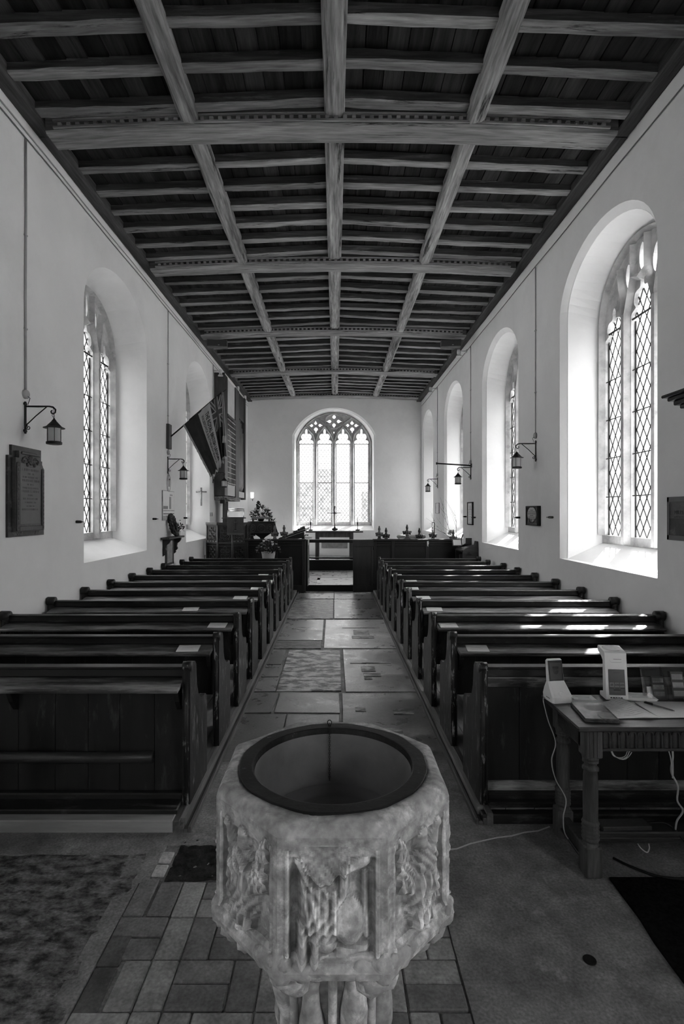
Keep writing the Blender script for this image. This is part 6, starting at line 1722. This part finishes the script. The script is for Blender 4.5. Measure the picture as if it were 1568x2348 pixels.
for k in range(3):
    b = MB(); b.box(-.06, -.08, 0, .06, .08, .022, .003); tag(b.build('hymn_book', [M['paper'], M['paperg'], M['paper']][k], None, (-.585 + .012 * k, 11.32 + .03 * k, 1.113 + k * .0225), rot=(0, 0, .2 * k)), 'pale hymn book %s of the pile on top of the left gate' % ['lowest', 'in the middle', 'uppermost'][k], 'book')

# poppyhead bench ends
def poppy(x, y, tip, lab, wide=1.0, low=False, m='poppy'):
    t = thing('choir_bench_end', lab, 'bench end', (x, y, .131), 0, 'poppyhead bench ends of the choir stalls')
    h = tip - .131
    b = MB(); b.box(-.10, -.03, 0, .10, .03, h - .36, .006); b.build('end_panel', M['choir'], t)
    b = MB(); pts = []
    for (w, z) in ((.13, -.37), (.085, -.345), (.05, -.31), (.032, -.27), (.030, -.245)): pts.append((w, h + z))
    b.prism([(-w, z) for w, z in pts][::-1] [::-1] + [(w, z) for w, z in pts][::-1], 1, -.028, .028); b.build('flared_neck', M[m], t)
    b = MB(); b.box(-.042, -.032, h - .255, .042, .032, h - .235, .006)
    for s in (-1, 1):
        b.ball((s * .048 * wide, 0, h - .195), .038, .036, .042, 10, 7, .08); b.ball((s * .072 * wide, 0, h - .175), .022, .03, .024, 8, 6, .08); b.ball((s * .06 * wide, 0, h - .225), .022, .03, .018, 8, 6, .08)
        b.ball((s * .022, -.03, h - .185), .024, .018, .04, 8, 6, .08)
    b.ball((0, 0, h - .18), .045, .035, .055, 10, 7, .05); b.ball((0, 0, h - .125), .026, .026, .02, 8, 6)
    b.ball((0, 0, h - .075), .032, .030, .050, 10, 8, .04); b.ball((0, 0, h - .022), .018, .018, .025, 8, 6)
    b.build('poppyhead', M[m], t)
poppy(-1.98, 12.6, 1.37, 'dark poppyhead bench end left of the box lectern', m='choir'); poppy(-1.34, 11.75, 1.40, 'pale poppyhead bench end just right of the box lectern'); poppy(-1.13, 11.7, 1.412, 'taller poppyhead bench end second to the right of the box lectern')
poppy(1.04, 12.4, 1.372, 'pale poppyhead bench end nearest the altar, behind the right screen'); poppy(1.19, 12.3, 1.335, 'low dark poppyhead second from the altar, behind the right screen', m='choir'); poppy(1.72, 12.6, 1.40, 'large pale poppyhead in the middle of the right screen', 1.25)
poppy(1.95, 12.2, 1.33, 'low dark poppyhead in front of the pale curved seat', m='choir'); poppy(2.30, 12.4, 1.345, 'dark poppyhead beside the upright glass frame', 1.1, m='choir'); poppy(2.62, 11.7, 1.31, 'pale poppyhead before the sunlit window sill', .95)
t = thing('curved_seat', 'pale sunlit curved-back seat behind the right hand screen', 'seat', (2.15, 14.9, .27))
b = MB(); b.smooth = True
b.tube([(.36 * math.cos(a), .25 * math.sin(a), .74) for a in [PI + PI * i / 14 for i in range(15)]], [.055] * 15, n=10); b.build('curved_back', M['beige'], t)
b = MB(); b.lathe([(.34, .36), (.36, .40), (.34, .43)], n=24, sy=.72); b.build('seat', M['beige'], t)
for sx in (-1, 1):
    for sy in (-1, 1):
        b = MB(); b.tube([(sx * .25, sy * .16, 0), (sx * .23, sy * .15, .38)], .02, n=8); b.build('leg', M['oak'], t)
    b = MB(); b.tube([(sx * .34, -.05, .42), (sx * .35, -.05, .72)], .02, n=8); b.build('arm_post', M['beige'], t)
t = thing('glass_frame', 'narrow upright dark-edged glass frame behind the right screen', 'frame', (2.24, 12.05, 1.10))
b = MB(); b.box(-.030, -.01, 0, -.022, .01, .36); b.box(.016, -.01, 0, .034, .01, .36); b.box(-.03, -.01, .352, .034, .01, .366); b.box(-.04, -.03, -.97, .04, .03, 0, .004); b.build('frame', M['iron'], t)
b = MB(); b.box(-.022, -.003, 0, .016, .003, .352); b.build('pane', M['crystal'], t)

# bookcase against the south wall
t = thing('bookcase', 'low open bookcase with a sloping top and stepped end against the south wall', 'bookcase', (2.50, 10.32, .06))
def end(y0, y1, nm):
    b = MB(); b.prism([(0, 0), (.30, 0), (.30, 1.065), (.235, 1.075), (.215, 1.0), (.17, .97), (.06, .93), (.0, .88)], 1, y0, y1); b.build(nm, M['oak'], t)
end(0, .03, 'end_panel'); end(.60, .63, 'end_panel')
b = MB(); b.box(.06, -.012, .80, .17, 0, .815, .003); b.box(.09, -.010, .815, .14, 0, .86, .004); b.build('end_carving', M['carved'], t)
for z in (.35, .62):
    b = MB(); b.box(.0, .03, z, .29, .60, z + .02, .003); b.build('shelf', M['oak'], t)
b = MB(); b.prism([(-.02, .86), (.30, .955), (.30, .975), (-.02, .88)], 1, .03, .60); b.build('sloping_top', M['oak'], t)
b = MB(); b.box(.285, .03, .0, .30, .60, .95); b.build('back_panel', M['black'], t)
for k in range(9):
    b = MB(); h = random.uniform(.10, .15); b.box(0, 0, 0, .12, .018, h, .002)
    tag(b.build('hymn_book', M['paper'] if k < 4 else M['speaker'], None, (2.53, 10.38 + k * .021 + (.2 if k > 5 else 0), .061 + .641)), '%s book standing on the bookcase shelf' % ('pale hymn' if k < 4 else 'dark hymn'), 'book', 'pale hymn books on the bookcase shelf' if k < 4 else 'dark hymn books on the bookcase shelf')
t = thing('open_album', 'framed photograph leaning on the bookcase top', 'picture', (2.49, 10.74, 1.005), 0)
b = MB(); b.box(-.10, -.01, 0, .10, .01, .15, .004); b.xf(Matrix.Rotation(-.45, 4, 'X')); b.build('frame', M['oak'], t)
b = MB(); b.box(-.08, -.013, .015, .08, -.009, .135); b.xf(Matrix.Rotation(-.45, 4, 'X')); b.build('photo', M['paper'], t)
t = thing('dark_book', 'dark upright book leaning at the wall end of the bookcase top', 'book', (2.70, 10.66, 1.045), 0)
b = MB(); b.box(-.06, -.015, 0, .06, .015, .13, .003); b.build('cover', M['speaker'], t)
b = MB(); b.tube([(-.02, .05, 0), (.0, .05, .1), (.03, .05, .2)], [.012, .010, .012], n=8)
tag(b.build('handbell', M['iron'], None, (2.60, 10.80, 1.04)), 'slim dark handle standing behind the books on the bookcase', 'handle')
# branches in a tall vase
t = thing('branch_vase', 'bare branching twigs in a tall vase beside the south window', 'branches', (2.60, 11.48, .131))
b = MB(); b.lathe([(.05, 0), (.07, .05), (.08, .4), (.06, .75), (.04, .92), (.05, .95)], n=18); b.build('vase', M['slate'], t)
b = MB(); random.seed(3)
def br(p, d, l, r, k):
    q = Vector(p); pts = [q.copy()]; rs = [r]; d = Vector(d)
    for i in range(5):
        d = (d + Vector((random.uniform(-.25, .15), random.uniform(-.2, .2), random.uniform(-.08, .22)))).normalized(); q = q + d * l / 5; pts.append(q.copy()); rs.append(max(.0012, r * (1 - .16 * (i + 1))))
        if k > 0 and i in (1, 2, 3): br(q, d + Vector((random.uniform(-.9, .5), random.uniform(-.4, .4), random.uniform(-.3, .5))), l * .55, r * .6, k - 1)
    b.tube(pts, rs, n=5)
br((0, 0, .9), (-.25, 0, 1), .68, .007, 2); br((.01, 0, .9), (-.8, -.1, .8), .62, .006, 2); br((.02, 0, .9), (.08, -.2, 1), .78, .006, 1)
b.build('twigs', M['twig'], t)
b = MB()
for k in range(6): b.ball((-.1 + random.uniform(-.04, .04), random.uniform(-.02, .02), 1.13 + random.uniform(-.04, .04)), .03, .02, .03, 7, 5, .3)
b.build('pale_blossom', M['petal'], t)

# flower pot on a stand in front of the left screen
t = thing('flower_stand', 'low dark table carrying the white flower pot', 'table', (-1.36, 10.72, PZ))
b = MB(); b.box(-.36, -.15, .66, .36, .15, .682, .004); b.build('top', M['oak'], t)
for sx in (-1, 1):
    for sy in (-1, 1):
        b = MB(); b.box(sx * .32 - .02, sy * .11 - .02, 0, sx * .32 + .02, sy * .11 + .02, .66, .004); b.build('leg', M['oak'], t)
t = thing('flower_pot', 'white oval pot of mixed flowers on the low table before the choir screen', 'flowers', (-1.35, 10.70, PZ + .682))
b = MB(); b.smooth = True; b.lathe([(.115, 0), (.122, .01), (.142, .14), (.146, .155), (.136, .155)], n=28, sy=.7); b.build('pot', M['pot'], t)
bouquet(t, 0, 0, .13, .27, .15, .27, 420, 34, [M['petal'], M['petal'], M['petald'], M['clothgold']], .05, (.016, .030), zbias=-.1)

# communion rail, altar and its ornaments
t = thing('communion_rail', 'dark communion rail on a black step before the altar', 'rail', (0, 14.3, .131))
b = MB(); b.box(-1.8, -.06, .74, 1.8, .06, .825, .012); b.build('top_rail', M['choir'], t)
b = MB(); b.box(-1.8, -.03, .30, 1.8, .03, .345, .006); b.build('lower_rail', M['choir'], t)
b = MB(); b.box(-1.8, -.05, 0, 1.8, .12, .27, .01); b.build('kneeling_step', M['black'], t)
for x in (-1.75, -.78, .62, 1.75):
    b = MB(); b.box(x - .03, -.03, .27, x + .03, .03, .74, .006); b.build('post', M['choir'], t)
t = thing('altar_table', 'plain oak altar table below the east window', 'table', (-.02, 15.9, .27))
b = MB(); b.box(-.85, -.32, .82, .85, .32, .865, .006); b.build('tabletop', M['greywood'], t)
b = MB(); b.box(-.48, -.26, .68, .48, -.235, .82, .004); b.box(-.48, .235, .68, .48, .26, .82, .004); b.build('apron', M['oak_v'], t)
for sx in (-1, 1):
    for sy in (-1, 1):
        b = MB(); b.box(sx * .51 - .052, sy * .24 - .045, 0, sx * .51 + .052, sy * .24 + .045, .82, .006); b.build('leg', M['greywood'], t)
t = thing('altar_cross', 'thin black standing cross with a rough stone foot on the altar', 'cross', (-.01, 15.85, 1.135))
b = MB(); b.ball((0, 0, .045), .09, .06, .045, 12, 7, .12); b.tube([(0, 0, .06), (0, 0, .13)], [.05, .018], n=10); b.build('foot', M['speaker'], t)
b = MB(); b.tube([(0, 0, .1), (.004, 0, .3), (0, 0, .50), (-.002, 0, .53), (.0, 0, .56), (-.01, 0, .62), (0, 0, .68), (.002, 0, .745)], [.013, .012, .016, .030, .018, .014, .020, .021], n=8); b.build('shaft', M['iron'], t)
b = MB(); b.tube([(-.235, 0, .53), (-.06, 0, .53), (0, 0, .535), (.06, 0, .53), (.215, 0, .535)], [.007, .011, .02, .011, .006], n=7); b.build('arms', M['iron'], t)
for x, lab in ((-.73, 'left of the standing cross'), (.68, 'right of the standing cross')):
    t = thing('candlestick', 'dark altar candlestick on a stone foot %s' % lab, 'candlestick', (x, 15.85, 1.135), 0, 'altar candlesticks')
    b = MB(); b.ball((0, 0, .022), .075, .05, .024, 10, 6, .12); b.build('foot', M['speaker'], t)
    b = MB(); b.tube([(0, 0, .03), (0, 0, .15), (-.004, 0, .20), (-.004, 0, .262)], [.012, .011, .019, .022], n=9); b.build('stem', M['iron'], t)
    b = MB(); b.tube([(-.004, 0, .26), (-.004, 0, .38)], .011, n=9); b.build('candle', M['candle'], t)
t = thing('wire_candelabrum', 'thin wire candelabrum on the left of the east window sill', 'candelabrum', (-1.02, 17.32, 1.2))
b = MB(); b.tube([(0, 0, 0), (0, 0, .04)], [.03, .006], n=8)
for x in (-.19, -.10, .08, .16): b.tube([(0, 0, .03), (x * .5, 0, .0 + .02), (x, 0, .05), (x, 0, .10)], .004, n=5); b.lathe([(.004, .10), (.022, .115), (.010, .125), (.010, .14)], x, 0, 8)
b.build('wire_arms', M['tile'], t)
b = MB(); b.box(-.425, 0, 0, .425, .03, .25, .006)
tag(b.build('stone_tablet', M['reredos'], None, (-.015, YE - .032, .52)), 'grey stone tablet on the east wall under the altar', 'tablet')
# small things among the rear pews on the left
b = MB(); b.tube([(0, 0, 0), (.02, 0, .78)], .008, n=6); tag(b.build('walking_stick', M['iron'], None, (-2.62, 10.55, .06)), 'thin dark stick end standing behind the last left pew', 'stick')
t = thing('round_chair', 'grey round-backed chair just beyond the last left pew', 'chair', (-1.96, 10.50, PZ))
b = MB(); b.prism([(.20 * math.cos(a), .60 + .10 * math.sin(a)) for a in [PI * i / 12 for i in range(13)]], 1, 0, .025); b.build('backrest', M['speaker'], t)
b = MB(); b.box(-.2, .02, .40, .2, .36, .43, .008); b.build('seat', M['speaker'], t)
for sx in (-.17, .17):
    for y in (.02, .33):
        b = MB(); b.tube([(sx, y, 0), (sx, y, .40 if y > .1 else .62)], .014, n=7); b.build('leg', M['iron'], t)
